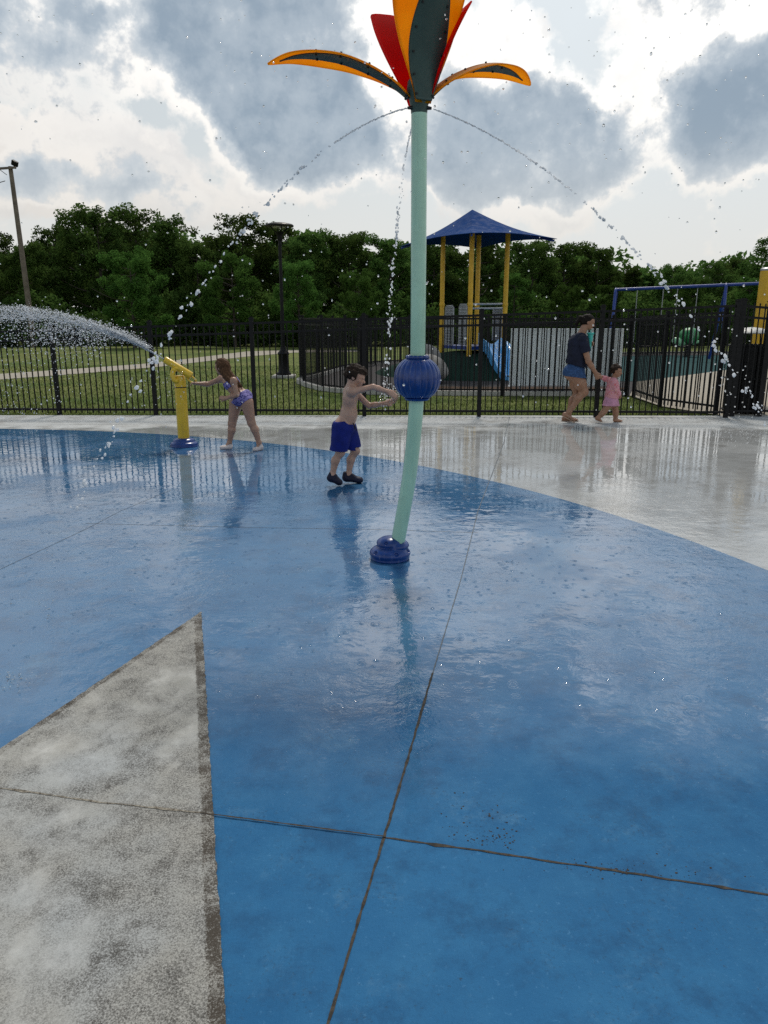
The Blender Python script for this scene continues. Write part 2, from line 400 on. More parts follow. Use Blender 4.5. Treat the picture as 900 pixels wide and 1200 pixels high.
c = t.mix(t.math('MULTIPLY', bd, t.math('ADD', t.math('MULTIPLY', patch, .80), .14)), c, (.050, .040, .030))
t.l.new(c, t.b.inputs['Base Color']); t.b.inputs['Roughness'].default_value = .8; t.b.inputs['Specular IOR Level'].default_value = .3
bn = t.new('ShaderNodeBump', {'Strength': .45, 'Distance': .004, 'Height': fine}); t.l.new(bn.outputs[0], t.b.inputs['Normal'])
M['star'] = t.m
far_r = apex+dr*4.5; far_l = apex+dl*4.5
def ragged(a, b, n, amp):
    d = (b-a)/np.linalg.norm(b-a); q = np.array([-d[1], d[0]]); k = np.convolve(rng.normal(size=n), [.2, .6, .2], 'same')*amp; k[0] = 0
    return [a+(b-a)*i/n+q*k[i] for i in range(n)]
quantized('floor_marking', ragged(apex, far_r, 500, .0022)+[far_r]+ragged(far_l, apex, 500, .0022), .008, M['star'])

# joints between the slabs (narrow sealed grooves with dirt in them)
t = mat('joint_dirt')
c = t.mix(t.smooth(t.noise(t.pos, 40, 5, .7), .35, .65), (.018, .015, .012), (.065, .05, .035)); t.l.new(c, t.b.inputs['Base Color']); t.b.inputs['Roughness'].default_value = .9
M['joint'] = t.m
t = mat('joint_filler')
c = t.mix(t.smooth(t.noise(t.pos, 25, 5, .7), .35, .65), (.022, .04, .065), (.06, .085, .11)); t.l.new(c, t.b.inputs['Base Color']); t.b.inputs['Roughness'].default_value = .6
M['joint_pale'] = t.m
t = mat('joint_on_star')
c = t.mix(t.smooth(t.noise(t.pos, 60, 6, .75), .40, .60), (.07, .055, .038), (.30, .27, .22)); t.l.new(c, t.b.inputs['Base Color']); t.b.inputs['Roughness'].default_value = .9
M['joint_star'] = t.m
def joint(pix, wdt, z, m, seg=.03, jit=.25, blobs_=0):
    P = [gp(*q)[:2] for q in pix]; pts = []
    for a, b in zip(P[:-1], P[1:]):
        n = max(2, int(np.linalg.norm(b-a)/seg))
        for k in range(n): pts.append(a+(b-a)*k/n)
    pts.append(P[-1]); pts = np.array(pts)
    T = np.gradient(pts, axis=0); T /= np.linalg.norm(T, axis=1)[:, None]; Nn = np.c_[-T[:, 1], T[:, 0]]
    lo = rng.uniform(1-jit, 1+jit, len(pts)); hi = rng.uniform(1-jit, 1+jit, len(pts))
    if blobs_:
        k = np.convolve(rng.random(len(pts)), np.ones(3)/3, 'same'); big_ = (k > .62)*blobs_
        lo += big_*rng.random(len(pts)); hi += big_*rng.random(len(pts))
    L_ = pts-Nn*(wdt/2*lo)[:, None]; R_ = pts+Nn*(wdt/2*hi)[:, None]
    V = np.r_[np.c_[L_, np.full(len(pts), z)], np.c_[R_, np.full(len(pts), z)]]; n = len(pts)
    i = np.arange(n-1); Fc = np.c_[i+n, i+n+1, i+1, i]
    o = mesh_np('floor_joint', V, Fc, m)
    if o.data.polygons[0].normal.z < 0: o.data.flip_normals()
    return tag(o, kind='structure')
joint([(597, 489), (590, 520), (560, 600), (540, 680), (507, 790)], .006, .0055, M['joint_pale'], jit=.4)
joint([(507, 790), (478, 890), (450, 983)], .009, .0055, M['joint'], jit=.45)
joint([(450, 983), (420, 1080), (385, 1200), (360, 1290)], .008, .0055, M['joint'], jit=.4)
joint([(-60, 919), (0, 926), (120, 943), (235, 955)], .006, .0095, M['joint_star'], jit=.8, blobs_=1.6)
joint([(235, 955), (250, 957), (450, 983)], .006, .0095, M['joint'], jit=.4)
joint([(450, 983), (560, 998), (720, 1022), (900, 1050), (980, 1062)], .008, .0055, M['joint'], jit=.6, blobs_=2.4)
joint([(100, 614), (300, 619), (440, 621), (560, 625)], .0045, .0055, M['joint_pale'], jit=.4)
joint([(0, 668), (60, 640), (104, 619), (140, 600), (200, 575)], .0042, .0055, M['joint_pale'], jit=.4)
joint([(-40, 498.5), (200, 497.0), (460, 499.5), (595, 500)], .008, .002, M['joint_pale'], jit=.3)

# dirt crumbs and rust specks lying on the joint
V = []; Fq = []
for (px, py, n, sx, sy) in ((572, 984, 90, 20, 7), (560, 960, 60, 26, 16), (598, 662, 30, 8, 3), (760, 1024, 40, 60, 6), (680, 1012, 50, 50, 5), (735, 1023, 30, 8, 2)):
    for k in range(n):
        p = gp(px+rnd.gauss(0, sx), py+rnd.gauss(0, sy)); r = rnd.uniform(.0006, .0045)*rnd.random()+.0006; b = len(V)
        for j in range(6):
            a = j/6*2*math.pi; q = r*rnd.uniform(.6, 1.3); V.append((p[0]+q*math.cos(a), p[1]+q*math.sin(a), .0045))
        V.append((p[0], p[1], .0048+r*.5))
        Fq += [(b+j, b+(j+1) % 6, b+6) for j in range(6)]
tag(mesh_np('dirt_crumbs', V, Fq, M['joint']), 'dark rusty crumbs of dirt beside the floor joint', 'dirt', kind='stuff')

# pale walking path across the field, paved entry behind the fence, play surfaces
t = mat('path_concrete'); t.b.inputs['Specular IOR Level'].default_value = .08
c = t.mix(t.noise(t.pos, 3, 5), (.30, .27, .22), (.42, .38, .32)); t.l.new(c, t.b.inputs['Base Color']); t.b.inputs['Roughness'].default_value = .9
M['path'] = t.m
quantized('path', [gp(*q)[:2] for q in [(-200, 466), (0, 443.5), (90, 437), (180, 429.5), (290, 417), (345, 412.5), (420, 411.5), (420, 409.3), (340, 409.6), (290, 411), (180, 424.5), (90, 431), (0, 437), (-200, 455)]], -.027, M['path'])
t = mat('rubber_surface'); t.b.inputs['Specular IOR Level'].default_value = .08
c = t.mix(t.noise(t.pos, 40, 4), (.045, .043, .045), (.075, .07, .07)); t.l.new(c, t.b.inputs['Base Color']); t.b.inputs['Roughness'].default_value = .95
M['rubber'] = t.m
t = mat('teal_rubber_surface'); t.b.inputs['Specular IOR Level'].default_value = .08
c = t.mix(t.noise(t.pos, 40, 4), (.020, .055, .060), (.035, .085, .085)); t.l.new(c, t.b.inputs['Base Color']); t.b.inputs['Roughness'].default_value = .95
M['teal_rubber'] = t.m
t = mat('mound_rubber'); t.b.inputs['Specular IOR Level'].default_value = .08
c = t.mix(t.noise(t.pos, 45, 4), (.008, .024, .018), (.016, .042, .030)); t.l.new(c, t.b.inputs['Base Color']); t.b.inputs['Roughness'].default_value = .95
M['mound'] = t.m
t = mat('bark_mulch'); t.b.inputs['Specular IOR Level'].default_value = .08
c = t.mix(t.smooth(t.noise(t.pos, 30, 6, .75), .35, .65), (.035, .022, .015), (.12, .08, .055)); t.l.new(c, t.b.inputs['Base Color']); t.b.inputs['Roughness'].default_value = .95
bn = t.new('ShaderNodeBump', {'Strength': 1.0, 'Distance': .03, 'Height': t.noise(t.pos, 40, 4)}); t.l.new(bn.outputs[0], t.b.inputs['Normal'])
M['mulch'] = t.m
encl = [(1000, 463), (735, 462.5), (589, 462), (480, 461.3), (430, 460.3), (405, 459), (378, 456), (358, 450.5), (352, 446), (375, 440), (405, 431), (440, 426), (520, 421), (620, 418), (760, 414), (1000, 413)]
EP = [gp(*q)[:2] for q in encl]
quantized('playground_surface', EP, -.024, M['rubber'])
quantized('teal_surface', [gp(*q)[:2] for q in [(640, 446), (1000, 446), (1000, 415.5), (760, 416), (640, 420)]], -.018, M['teal_rubber'])
quantized('mulch_bed', [gp(*q)[:2] for q in [(430, 459.3), (735, 461.6), (735, 453.5), (470, 452)]], -.012, M['mulch'])
quantized('entry_path', [gp(*q)[:2] for q in [(738, 463), (775, 475.5), (848, 487), (1010, 487), (1010, 430), (850, 433.5), (746, 447)]], -.006, M['path'])
# low kerb round the play area
def kerb(P, wdt=.16, h=.07, z0=-.03):
    V = []; P = np.array(P); T = np.gradient(P, axis=0); T /= np.linalg.norm(T, axis=1)[:, None]; Nn = np.c_[-T[:, 1], T[:, 0]]
    for p, n in zip(P, Nn):
        for s_, z in ((-1, z0), (-1, h), (1, h), (1, z0)): V.append((p[0]+n[0]*s_*wdt/2, p[1]+n[1]*s_*wdt/2, z))
    Fq = []
    for i in range(len(P)-1):
        for k in range(3): Fq.append((i*4+k, i*4+k+1, i*4+4+k+1, i*4+4+k))
    return tag(mesh_np('kerb', V, Fq, M['concrete_pad']), kind='structure')
kerb(spline(EP[1:], 6))
# rubber mound under the play tower
mc = np.array([at(552, 440, 23)[0], 23.3]); V = []; Fq = []
NR, NA = 14, 40
for i in range(NR+1):
    r = i/NR
    for k in range(NA):
        a = k/NA*2*math.pi; z = .66*(1-r**2)**1.2 if r < 1 else -.05
        V.append((mc[0]+3.0*r*math.cos(a), mc[1]+3.3*r*math.sin(a), z-.02))
for i in range(NR):
    for k in range(NA): Fq.append((i*NA+k, i*NA+(k+1) % NA, (i+1)*NA+(k+1) % NA, (i+1)*NA+k)[::-1])
o = mesh_np('play_mound', V, Fq, M['mound'], smooth=True); tag(o, kind='structure')
if o.data.polygons[5*NA].normal.z < 0: o.data.flip_normals()
# ------------------------------------------------------------------ signed-distance modelling (bodies, soft plastic shapes)
def unit(v): v = np.array(v, float); return v/np.linalg.norm(v)
def P_cone(a, b, ra, rb, k=.02, flat=None, fs=1.0, op='add'):
    return dict(t='c', a=np.array(a, float), b=np.array(b, float), ra=ra, rb=rb, k=k, flat=None if flat is None else unit(flat), fs=fs, op=op)
def P_ell(c, r, R=None, k=.02, op='add'):
    return dict(t='e', c=np.array(c, float), r=np.array(r, float), R=np.eye(3) if R is None else np.array(R, float), k=k, op=op)
def p_bounds(p):
    if p['t'] == 'c':
        m = max(p['ra'], p['rb']); return np.minimum(p['a'], p['b'])-m, np.maximum(p['a'], p['b'])+m
    m = np.abs(p['R']) @ p['r']; return p['c']-m, p['c']+m
def p_eval(p, X):
    if p['t'] == 'c':
        ab = p['b']-p['a']; L2 = ab@ab+1e-12
        q = X-p['a']; tt = np.clip((q@ab)/L2, 0, 1); q = q-tt[..., None]*ab
        if p['flat'] is not None:
            n = p['flat']; q = q+(q@n)[..., None]*n*(p['fs']-1)
        return np.sqrt((q*q).sum(-1))-(p['ra']+(p['rb']-p['ra'])*tt)
    q = (X-p['c'])@p['R']
    k0 = np.sqrt(((q/p['r'])**2).sum(-1)); k1 = np.sqrt(((q/p['r']**2)**2).sum(-1))+1e-9
    return k0*(k0-1)/k1
def sdf_mesh(prims, res, cut=None, disp=None, relax=2):
    lo = np.min([p_bounds(p)[0] for p in prims if p['op'] == 'add'], 0)-3*res-.02
    hi = np.max([p_bounds(p)[1] for p in prims if p['op'] == 'add'], 0)+3*res+.02
    n = np.ceil((hi-lo)/res).astype(int)+1
    ax = [lo[i]+res*np.arange(n[i]) for i in range(3)]
    Fd = np.full(n, .15, np.float32)
    for p in prims:
        a, b = p_bounds(p); mg = p['k']+.012+2*res
        i0 = np.clip(np.floor((a-mg-lo)/res).astype(int), 0, n); i1 = np.clip(np.ceil((b+mg-lo)/res).astype(int)+1, 0, n)
        if (i1 <= i0).any(): continue
        sl = tuple(slice(i0[i], i1[i]) for i in range(3))
        X = np.stack(np.meshgrid(*[ax[i][sl[i]] for i in range(3)], indexing='ij'), -1)
        d = p_eval(p, X); f = Fd[sl]; k = max(p['k'], 1e-4)
        if p['op'] == 'add':
            h = np.clip(.5+.5*(f-d)/k, 0, 1); Fd[sl] = f+(d-f)*h-k*h*(1-h)
        else:
            d = -d; h = np.clip(.5-.5*(f-d)/k, 0, 1); Fd[sl] = f+(d-f)*h+k*h*(1-h)
    if cut is not None or disp is not None:
        for i in range(0, n[0], 24):
            X = np.stack(np.meshgrid(ax[0][i:i+24], ax[1], ax[2], indexing='ij'), -1)
            if disp is not None: Fd[i:i+24] += disp(X)
            if cut is not None: Fd[i:i+24] = np.maximum(Fd[i:i+24], cut(X))
    ins = Fd < 0
    nx, ny, nz = n
    cs = np.zeros((nx-1, ny-1, nz-1), np.int8)
    for dx in (0, 1):
        for dy in (0, 1):
            for dz in (0, 1): cs += ins[dx:nx-1+dx, dy:ny-1+dy, dz:nz-1+dz]
    idx = np.argwhere((cs > 0) & (cs < 8)); vid = np.full(cs.shape, -1, np.int32); vid[tuple(idx.T)] = np.arange(len(idx))
    cor = np.array([(a, b, c) for a in (0, 1) for b in (0, 1) for c in (0, 1)])
    val = np.stack([Fd[tuple((idx+c).T)] for c in cor], 1)
    acc = np.zeros((len(idx), 3)); cnt = np.zeros(len(idx))
    for a in range(8):
        for b in range(a+1, 8):
            if np.abs(cor[a]-cor[b]).sum() != 1: continue
            m = (val[:, a] < 0) != (val[:, b] < 0)
            tt = val[m, a]/(val[m, a]-val[m, b]); acc[m] += cor[a]+tt[:, None]*(cor[b]-cor[a]); cnt[m] += 1
    V = lo+res*(idx+acc/cnt[:, None]); quads = []
    for axs in range(3):
        o1, o2 = [(1, 2), (2, 0), (0, 1)][axs]
        s0 = [slice(None)]*3; s1 = [slice(None)]*3; s0[axs] = slice(0, -1); s1[axs] = slice(1, None)
        ch = ins[tuple(s0)] != ins[tuple(s1)]
        e = np.argwhere(ch); e = e[(e[:, o1] > 0) & (e[:, o2] > 0) & (e[:, o1] < n[o1]-1) & (e[:, o2] < n[o2]-1)]
        u = np.zeros(3, int); u[o1] = 1; v = np.zeros(3, int); v[o2] = 1
        q = np.stack([vid[tuple((e-u-v).T)], vid[tuple((e-v).T)], vid[tuple(e.T)], vid[tuple((e-u).T)]], 1)
        fl = ins[tuple(e.T)]
        q[~fl] = q[~fl][:, ::-1]; quads.append(q)
    Q = np.concatenate(quads); Q = Q[(Q >= 0).all(1)]
    for _ in range(relax):                                   # light smoothing of the net
        s = np.zeros_like(V); c = np.zeros(len(V))
        for a, b in ((0, 1), (1, 2), (2, 3), (3, 0)):
            np.add.at(s, Q[:, a], V[Q[:, b]]); np.add.at(s, Q[:, b], V[Q[:, a]]); np.add.at(c, Q[:, a], 1); np.add.at(c, Q[:, b], 1)
        V = V*.5+.5*s/np.maximum(c, 1)[:, None]
    return V, Q
def wob(sc, amp, seed=0):
    r = np.random.default_rng(seed); K = r.normal(size=(7, 3)); K /= np.linalg.norm(K, axis=1)[:, None]; K *= sc*r.uniform(.6, 1.7, 7)[:, None]; ph = r.uniform(0, 6.28, 7)
    return lambda X: amp*sum(np.sin(X@K[i]+ph[i]) for i in range(7))/3.0

# ------------------------------------------------------------------ fences
def lerp(a, b, t): return np.array(a, float)+(np.array(b, float)-np.array(a, float))*t
def fence(posts, heights, label, rails, group=None, post_w=.065, pick=.0165, gap=.10, z0=-.03, post_extra=.03):
    """posts: ground points; one picket panel per bay, one post per point"""
    root = empty('metal_fence', (posts[0][0], posts[0][1], 0), label, 'fence', group)
    O = np.array([posts[0][0], posts[0][1], 0])
    for i, (p, h) in enumerate(zip(posts, heights)):
        m = MB(); hh = h+post_extra
        m.box((p[0]-O[0], p[1]-O[1], (hh+z0)/2), (post_w, post_w, hh-z0))
        po = m.build('fence_post', M['black'], root)
        c = MB(); c.box((p[0]-O[0], p[1]-O[1], hh+.008), (post_w*1.25, post_w*1.25, .016)); c.box((p[0]-O[0], p[1]-O[1], hh+.0265), (post_w*.8, post_w*.8, .02))
        c.build('post_cap', M['black'], po)
    for i in range(len(posts)-1):
        a, b = np.array(posts[i]), np.array(posts[i+1]); L = np.linalg.norm(b-a); d = (b-a)/L
        R = np.array([[d[0], -d[1], 0], [d[1], d[0], 0], [0, 0, 1.0]])
        m = MB(); n = max(1, int(round(L/gap)))
        for k in range(1, n):
            tt = k/n; q = a+(b-a)*tt; h = heights[i]+(heights[i+1]-heights[i])*tt
            m.box((q[0]-O[0], q[1]-O[1], (h+.03)/2), (pick, pick, h-.03), R)
        for rz in rails:                       # rails: distance below the top (negative) or above the ground
            za = rz if rz > 0 else heights[i]+rz; zb = rz if rz > 0 else heights[i+1]+rz
            pa = np.array([a[0]+d[0]*post_w/2-O[0], a[1]+d[1]*post_w/2-O[1], za]); pb = np.array([b[0]-d[0]*post_w/2-O[0], b[1]-d[1]*post_w/2-O[1], zb])
            nn = np.array([-d[1], d[0], 0])*.017; up = np.array([0, 0, .018])
            V = [pa-nn-up, pa+nn-up, pa+nn+up, pa-nn+up, pb-nn-up, pb+nn-up, pb+nn+up, pb-nn+up]
            m.add(V, [(0, 1, 2, 3), (7, 6, 5, 4), (0, 4, 5, 1), (1, 5, 6, 2), (2, 6, 7, 3), (3, 7, 4, 0)])
        m.build('picket_panel', M['black'], root)
    return root
def fy(px): return 484.5+.0046*px+1.0
def ftop(px): return 376-.035*(px-340)
FP = []; FH = []
for px in (-270, -156, -42, 70, 183, 299, 427, 561, 698, 850):
    g = gp(px, fy(px)); FP.append((g[0], g[1])); FH.append(at(px, ftop(px), g[1])[2])
FH[-1] = at(850, 357, FP[-1][1])[2]
fence(FP, FH, 'long black picket fence running straight along the rear edge of the pavement', (.09, -.018, -.17), post_extra=.05)
# two taller posts on the right with a short panel and run-out
gpost = []
for px, top in ((856, 352), (888, 354)):
    g = gp(px, 487.8); gpost.append((g[0], g[1]))
e1 = gp(1010, 488.2); e2 = gp(1130, 488.6)
hs = [at(856, 352, gpost[0][1])[2], at(888, 354, gpost[1][1])[2], 1.86, 1.86]
fence([gpost[0], gpost[1], (e1[0], e1[1]), (e2[0], e2[1])], [hs[0]-.03, hs[1]-.03, 1.84, 1.84], 'short taller run of black picket fence at the right edge, in front of the bin', (.09, -.06, -.23), post_w=.085)
# play-area fence: near side, rounded left end, far side
def densify(P, mx):
    out = [P[0]]
    for a, b in zip(P[:-1], P[1:]):
        a, b = np.array(a), np.array(b); n = max(1, math.ceil(np.linalg.norm(b-a)/mx))
        for k in range(1, n+1): out.append(tuple(a+(b-a)*k/n))
    return out
near = [gp(*q)[:2]+np.array([0, .12]) for q in [(735, 463.5), (715, 463), (589, 463), (480, 462), (430, 461), (405, 459.5), (378, 456.5), (356, 450), (352.5, 445), (374, 440), (405, 431.5), (440, 427), (520, 422.5), (620, 419), (760, 416), (905, 414.5), (1000, 414)]]
near = densify(near, 2.3)
fence(near, [1.60]*len(near), 'black picket fence enclosing the play area, with a rounded left end', (.10, -.018, -.16))
sf = [gp(*q)[:2] for q in [(738, 464), (773, 475.5), (843, 486)]]; sf = [tuple(sf[0]+np.array([.08, 0])), tuple(sf[1]), tuple(sf[2]+np.array([-.02, .12]))]
fence(sf, [1.62, 1.66, 1.70], 'black picket fence section angled between the play area and the litter bin', (.13, -.018, -.17))

# pale wind panel tied to the play-area fence
Yp = near[0][1]+.12
a = at(599, 385, Yp+.15); b = at(726, 452, Yp+.15)
bo = empty('fence_panel', ((a[0]+b[0])/2, Yp+.15, 0), 'pale grey blank panel standing behind the pickets, to the right of the blue slide', 'panel')
m = MB(); x0 = (a[0]-b[0])/2; x1 = -x0
m.box((0, 0, (a[2]+b[2])/2), (x1-x0, .03, a[2]-b[2]), bevel=.006); m.build('panel_sheet', M['pale_panel'], bo)
m = MB()
for xx in (x0+.25, 0, x1-.25): MB().box((xx, .045, (a[2]-.03)/2), (.05, .05, a[2]+.03)).build('panel_support', M['grey_steel'], bo)

# ------------------------------------------------------------------ flower water feature
B0 = gp(457, 655); FYp = B0[1]
fl = empty('flower_sprayer', B0, 'tall flower water feature with mint green stem, orange and red petals and round blue bud', 'water feature')
def fp(px, py, dy=0): return at(px, py, FYp+dy)-B0
stem = spline([fp(463, 652), fp(466, 636), fp(473, 598), fp(479, 563), fp(484, 521), fp(487.4, 480), fp(489, 440), fp(490, 380), fp(490.5, 300), fp(491, 200), fp(491.3, 118)], 8)
m = MB(); m.tube(stem, .0478, 28); m.build('stem', M['mint'], fl, True)
# base: two soft stacked lobes with bolt recesses
prims = [P_ell((0, 0, .045), (.140, .130, .062), k=.01), P_ell((.0, .0, .012), (.134, .126, .03), k=.012),
         P_ell((.0, .005, .112), (.092, .088, .050), k=.004), P_ell((.045, .005, .098), (.085, .09, .040), k=.006)]
for ang in (-140, -70, -15, 40, 120):
    q = math.radians(ang); prims.append(P_ell((.128*math.cos(q), .120*math.sin(q), .066), (.015, .015, .012), op='sub', k=.003))
for ang in (-118, -35, 70):
    q = math.radians(ang); prims.append(P_ell((.08*math.cos(q)+.01, .076*math.sin(q), .132), (.013, .013, .012), op='sub', k=.003))
V, Q = sdf_mesh(prims, .0035, cut=lambda X: -X[..., 2]-.002)
mesh_np('base_cover', V, Q, M['blue_plastic'], fl, True)
# ribbed bud
bc = fp(489, 443.5); V = []; Fq = []; NB, NLat = 176, 28
for i in range(NLat+1):
    ph = -math.pi/2+math.pi*(.10+.80*i/NLat)
    for k in range(NB):
        a = k/NB*2*math.pi; rib = 1-.055*(1-abs(math.sin(a*11)))**2.2
        r = .152*math.cos(ph)**.78*rib; V.append((r*math.cos(a), r*math.sin(a), .136*math.sin(ph)*(.985 if r > .1 else 1)))
for i in range(NLat):
    for k in range(NB): Fq.append((i*NB+k, i*NB+(k+1) % NB, (i+1)*NB+(k+1) % NB, (i+1)*NB+k))
bud = mesh_np('bud', np.array(V)+bc, Fq, M['blue_plastic'], fl, True)
m = MB()
aa = np.linspace(0, 2*math.pi, 97)[:-1]
m.tube([np.array([.064*math.cos(x), .064*math.sin(x), .134])+bc for x in aa], .0085+.0055*np.abs(np.sin(aa*6))**.35, 10, closed=True)
m.build('bud_collar', M['blue_plastic'], bud, True)
m = MB(); m.lathe([(.05, -.142), (.075, -.138), (.085, -.125), (.06, -.12)], bc, 32); m.build('bud_lower_ring', M['blue_plastic'], bud, True)
# hub
hub = fp(491.3, 118)
m = MB(); m.lathe([(.0482, -.07), (.052, -.03), (.066, .02), (.074, .06), (.070, .10), (.045, .13), (.015, .14)], hub, 28); m.build('hub', M['petal_green'], fl, True)
for ang in (205, 86, -17):
    q = math.radians(ang); d = np.array([math.cos(q), math.sin(q), -.15])
    m = MB(); m.tube([hub+d*.045+np.array([0, 0, -.035]), hub+d*.075+np.array([0, 0, -.035])], [.012, .008], 10); m.build('nozzle', M['bolt'], fl, True)

def petal_mat(name, c1, c2):
    t = mat(name)
    n = t.noise(t.pos, 4, 4)
    c = t.mix(t.smooth(n, .3, .7), c1, c2); t.l.new(c, t.b.inputs['Base Color']); t.b.inputs['Roughness'].default_value = .4; t.b.inputs['Specular IOR Level'].default_value = .25
    tr = t.new('ShaderNodeBsdfTranslucent', {'Color': c}); mxs = t.new('ShaderNodeMixShader', {0: .80})
    t.l.new(t.b.outputs[0], mxs.inputs[1]); t.l.new(tr.outputs[0], mxs.inputs[2]); t.l.new(mxs.outputs[0], t.o.inputs['Surface'])
    return t.m
M['orange_petal'] = petal_mat('orange_petal', (.86, .42, .012), (.92, .52, .03))
M['red_petal'] = petal_mat('red_petal', (.80, .014, .008), (.88, .02, .01))
def petal(ang, prof, wfun, cfun, m1, panel, label=None, side=1, lift=0.0):
    """prof: (radius, height) points along the mid line; wfun half width; cfun cup depth"""
    q = math.radians(ang); er = np.array([math.cos(q), math.sin(q), 0]); es = np.array([-math.sin(q), math.cos(q), 0]); ez = np.array([0, 0, 1.0])
    C2 = spline([(a, b) for a, b in prof], 10); NS = len(C2); NT_ = 16
    def surf(sub_w, s0, s1, off, th):
        V = []; rows = [i for i in range(NS) if s0 <= i/(NS-1) <= s1]
        T = np.gradient(C2, axis=0); T /= np.linalg.norm(T, axis=1)[:, None]
        for lay in (0, 1):
            for i in rows:
                s = i/(NS-1); nrm2 = np.array([-T[i][1], T[i][0]])          # upper/inner side
                hw = sub_w(s, wfun(s))
                for j in range(NT_+1):
                    u = -1+2*j/NT_; cup = cfun(s)*(u*hw/max(wfun(.55), .01))**2
                    p = C2[i]+nrm2*(cup+off+(th if lay else 0))
                    V.append(hub+er*p[0]+ez*p[1]+es*(u*hw))
        nr = len(rows); N1 = NT_+1; Fq = []
        for lay in (0, 1):
            b = lay*nr*N1
            for i in range(nr-1):
                for j in range(NT_):
                    f = (b+i*N1+j, b+i*N1+j+1, b+(i+1)*N1+j+1, b+(i+1)*N1+j); Fq.append(f if lay == 0 else f[::-1])
        b = nr*N1; loop = [i*N1 for i in range(nr)]+[(nr-1)*N1+j for j in range(1, N1)]+[i*N1+NT_ for i in range(nr-2, -1, -1)]+[j for j in range(NT_-1, 0, -1)]
        for i in range(len(loop)):
            x, y = loop[i], loop[(i+1) % len(loop)]; Fq.append((y, x, x+b, y+b))
        return V, Fq
    V, Fq = surf(lambda s, ww: ww, 0, 1, 0, .008); o = mesh_np('petal', V, Fq, m1, fl, True)
    if label: o['label'] = label
    if panel:
        V, Fq = surf(lambda s, ww: min(ww*.97, panel(s)), 0.02, .925, -.0085*side, .006); po = mesh_np('petal_panel', V, Fq, M['petal_green'], o, True)
        T = np.gradient(C2, axis=0); T /= np.linalg.norm(T, axis=1)[:, None]
        for s in (.06, .2, .36, .52, .68):
            i = int(s*(NS-1)); hw = panel(s)*.8; nrm2 = np.array([-T[i][1], T[i][0]])
            for sg in (-1, 1):
                cup = cfun(s)*(hw/max(wfun(.55), .01))**2; p = C2[i]+nrm2*cup
                c0 = hub+er*p[0]+ez*p[1]+es*sg*hw; nv = er*nrm2[0]+ez*nrm2[1]
                MB().tube([c0-nv*.016, c0+nv*.016], .0065, 8).build('bolt', M['bolt'], o, True)
    return o
wpt = lambda mx, p=.62: (lambda s: .03+mx*(math.sin(math.pi*min(1, max(0, s))**p)**.9 if 0 < s < 1 else 0)*(1.0))
def w_outer(s): return max(.006, .020+.140*math.sin(math.pi*min(1, .02+.98*s)**1.2)**.85-.014*s) if s < 1 else .006
def w_inner(s): return .052+.185*math.sin(math.pi/2*min(1, s*1.18))**1.35 if s < .85 else .052+.185*math.sqrt(max(0.0, 1-((s-.85)/.155)**2))**.6*1.0
def w_red(s): return .045+.165*math.sin(math.pi/2*min(1, s/.8))**1.3 if s < .90 else max(.05, .210*(1-((s-.90)/.105)**2)**.5)
def pan_o(s): return max(.004, .080*math.sin(math.pi*min(1, (s+.08)/.98))**.9)
def pan_i(s): return max(.004, .045+.075*math.sin(math.pi*min(1, (s+.03)/.96))**1.0 if s < .80 else .112*math.sqrt(max(0.0, 1-((s-.80)/.13)**2)) if s < .93 else .004)
outer = [(.045, .0), (.14, .085), (.28, .165), (.44, .222), (.60, .240), (.75, .228), (.885, .185)]
petal(181, outer, w_outer, lambda s: -.03, M['orange_petal'], pan_o, 'long orange outer petal drooping to the left')
petal(33, [(a*.99, b*1.12) for a, b in outer], w_outer, lambda s: -.03, M['orange_petal'], pan_o, 'shorter looking orange outer petal drooping to the right')
inner = [(.052, -.02), (.075, .10), (.105, .22), (.150, .345), (.205, .465), (.258, .565)]
petal(-64, [(a*1.03, b*1.13) for a, b in inner], w_inner, lambda s: .07, M['orange_petal'], pan_i, 'upright orange front petal with dark green centre')
petal(112, [(a*1.15, b*.93) for a, b in inner], w_red, lambda s: .012, M['red_petal'], None, 'upright red rear petal at the left')
petal(20, [(a*1.02, b*.88) for a, b in inner], w_red, lambda s: .012, M['red_petal'], None, 'upright red rear petal at the right')

# ------------------------------------------------------------------ yellow water cannon
C0 = gp(216, 523); CY = C0[1]
cn = empty('water_cannon', C0, 'yellow aiming water cannon on a round blue base, shooting a spray to the left', 'water cannon')
def cp(px, py, dy=0): return at(px, py, CY+dy)-C0
V, Q = sdf_mesh([P_ell((0, 0, .035), (.175, .165, .05), k=.01), P_ell((0, 0, .075), (.135, .13, .045), k=.015), P_ell((0, 0, .01), (.18, .17, .03), k=.01)], .005, cut=lambda X: -X[..., 2]-.002)
mesh_np('base_cover', V, Q, M['blue_plastic'], cn, True)
ptop = cp(209.5, 450)
m = MB(); m.lathe([(.073, .06), (.073, .12), (.0725, ptop[2]-.02)], (0, 0, 0), 28); m.build('post', M['yellow'], cn, True)
m = MB(); m.lathe([(.0740, ptop[2]-.045), (.0745, ptop[2]-.04), (.0740, ptop[2]-.033)], (0, 0, 0), 28); m.build('post_seam', M['bolt'], cn, True)
m = MB(); m.lathe([(.0705, ptop[2]-.03), (.071, ptop[2]+.03), (.065, ptop[2]+.085), (.05, ptop[2]+.105), (.01, ptop[2]+.11)], (0, 0, 0), 28); m.build('swivel_cap', M['yellow'], cn, True)
hk = spline([cp(208, 446, -.07), cp(204.5, 446, -.09), cp(202.3, 440, -.09), cp(203, 434.5, -.08), cp(207, 432, -.06), cp(211.5, 433.5, -.04), cp(213.5, 437, -.03)], 8)
m = MB(); m.tube(hk, .031, 16); m.build('elbow_pipe', M['yellow'], cn, True)
b0, b1 = cp(193, 421.3, -.03), cp(224.5, 440.5, -.03); dv = unit(b1-b0)
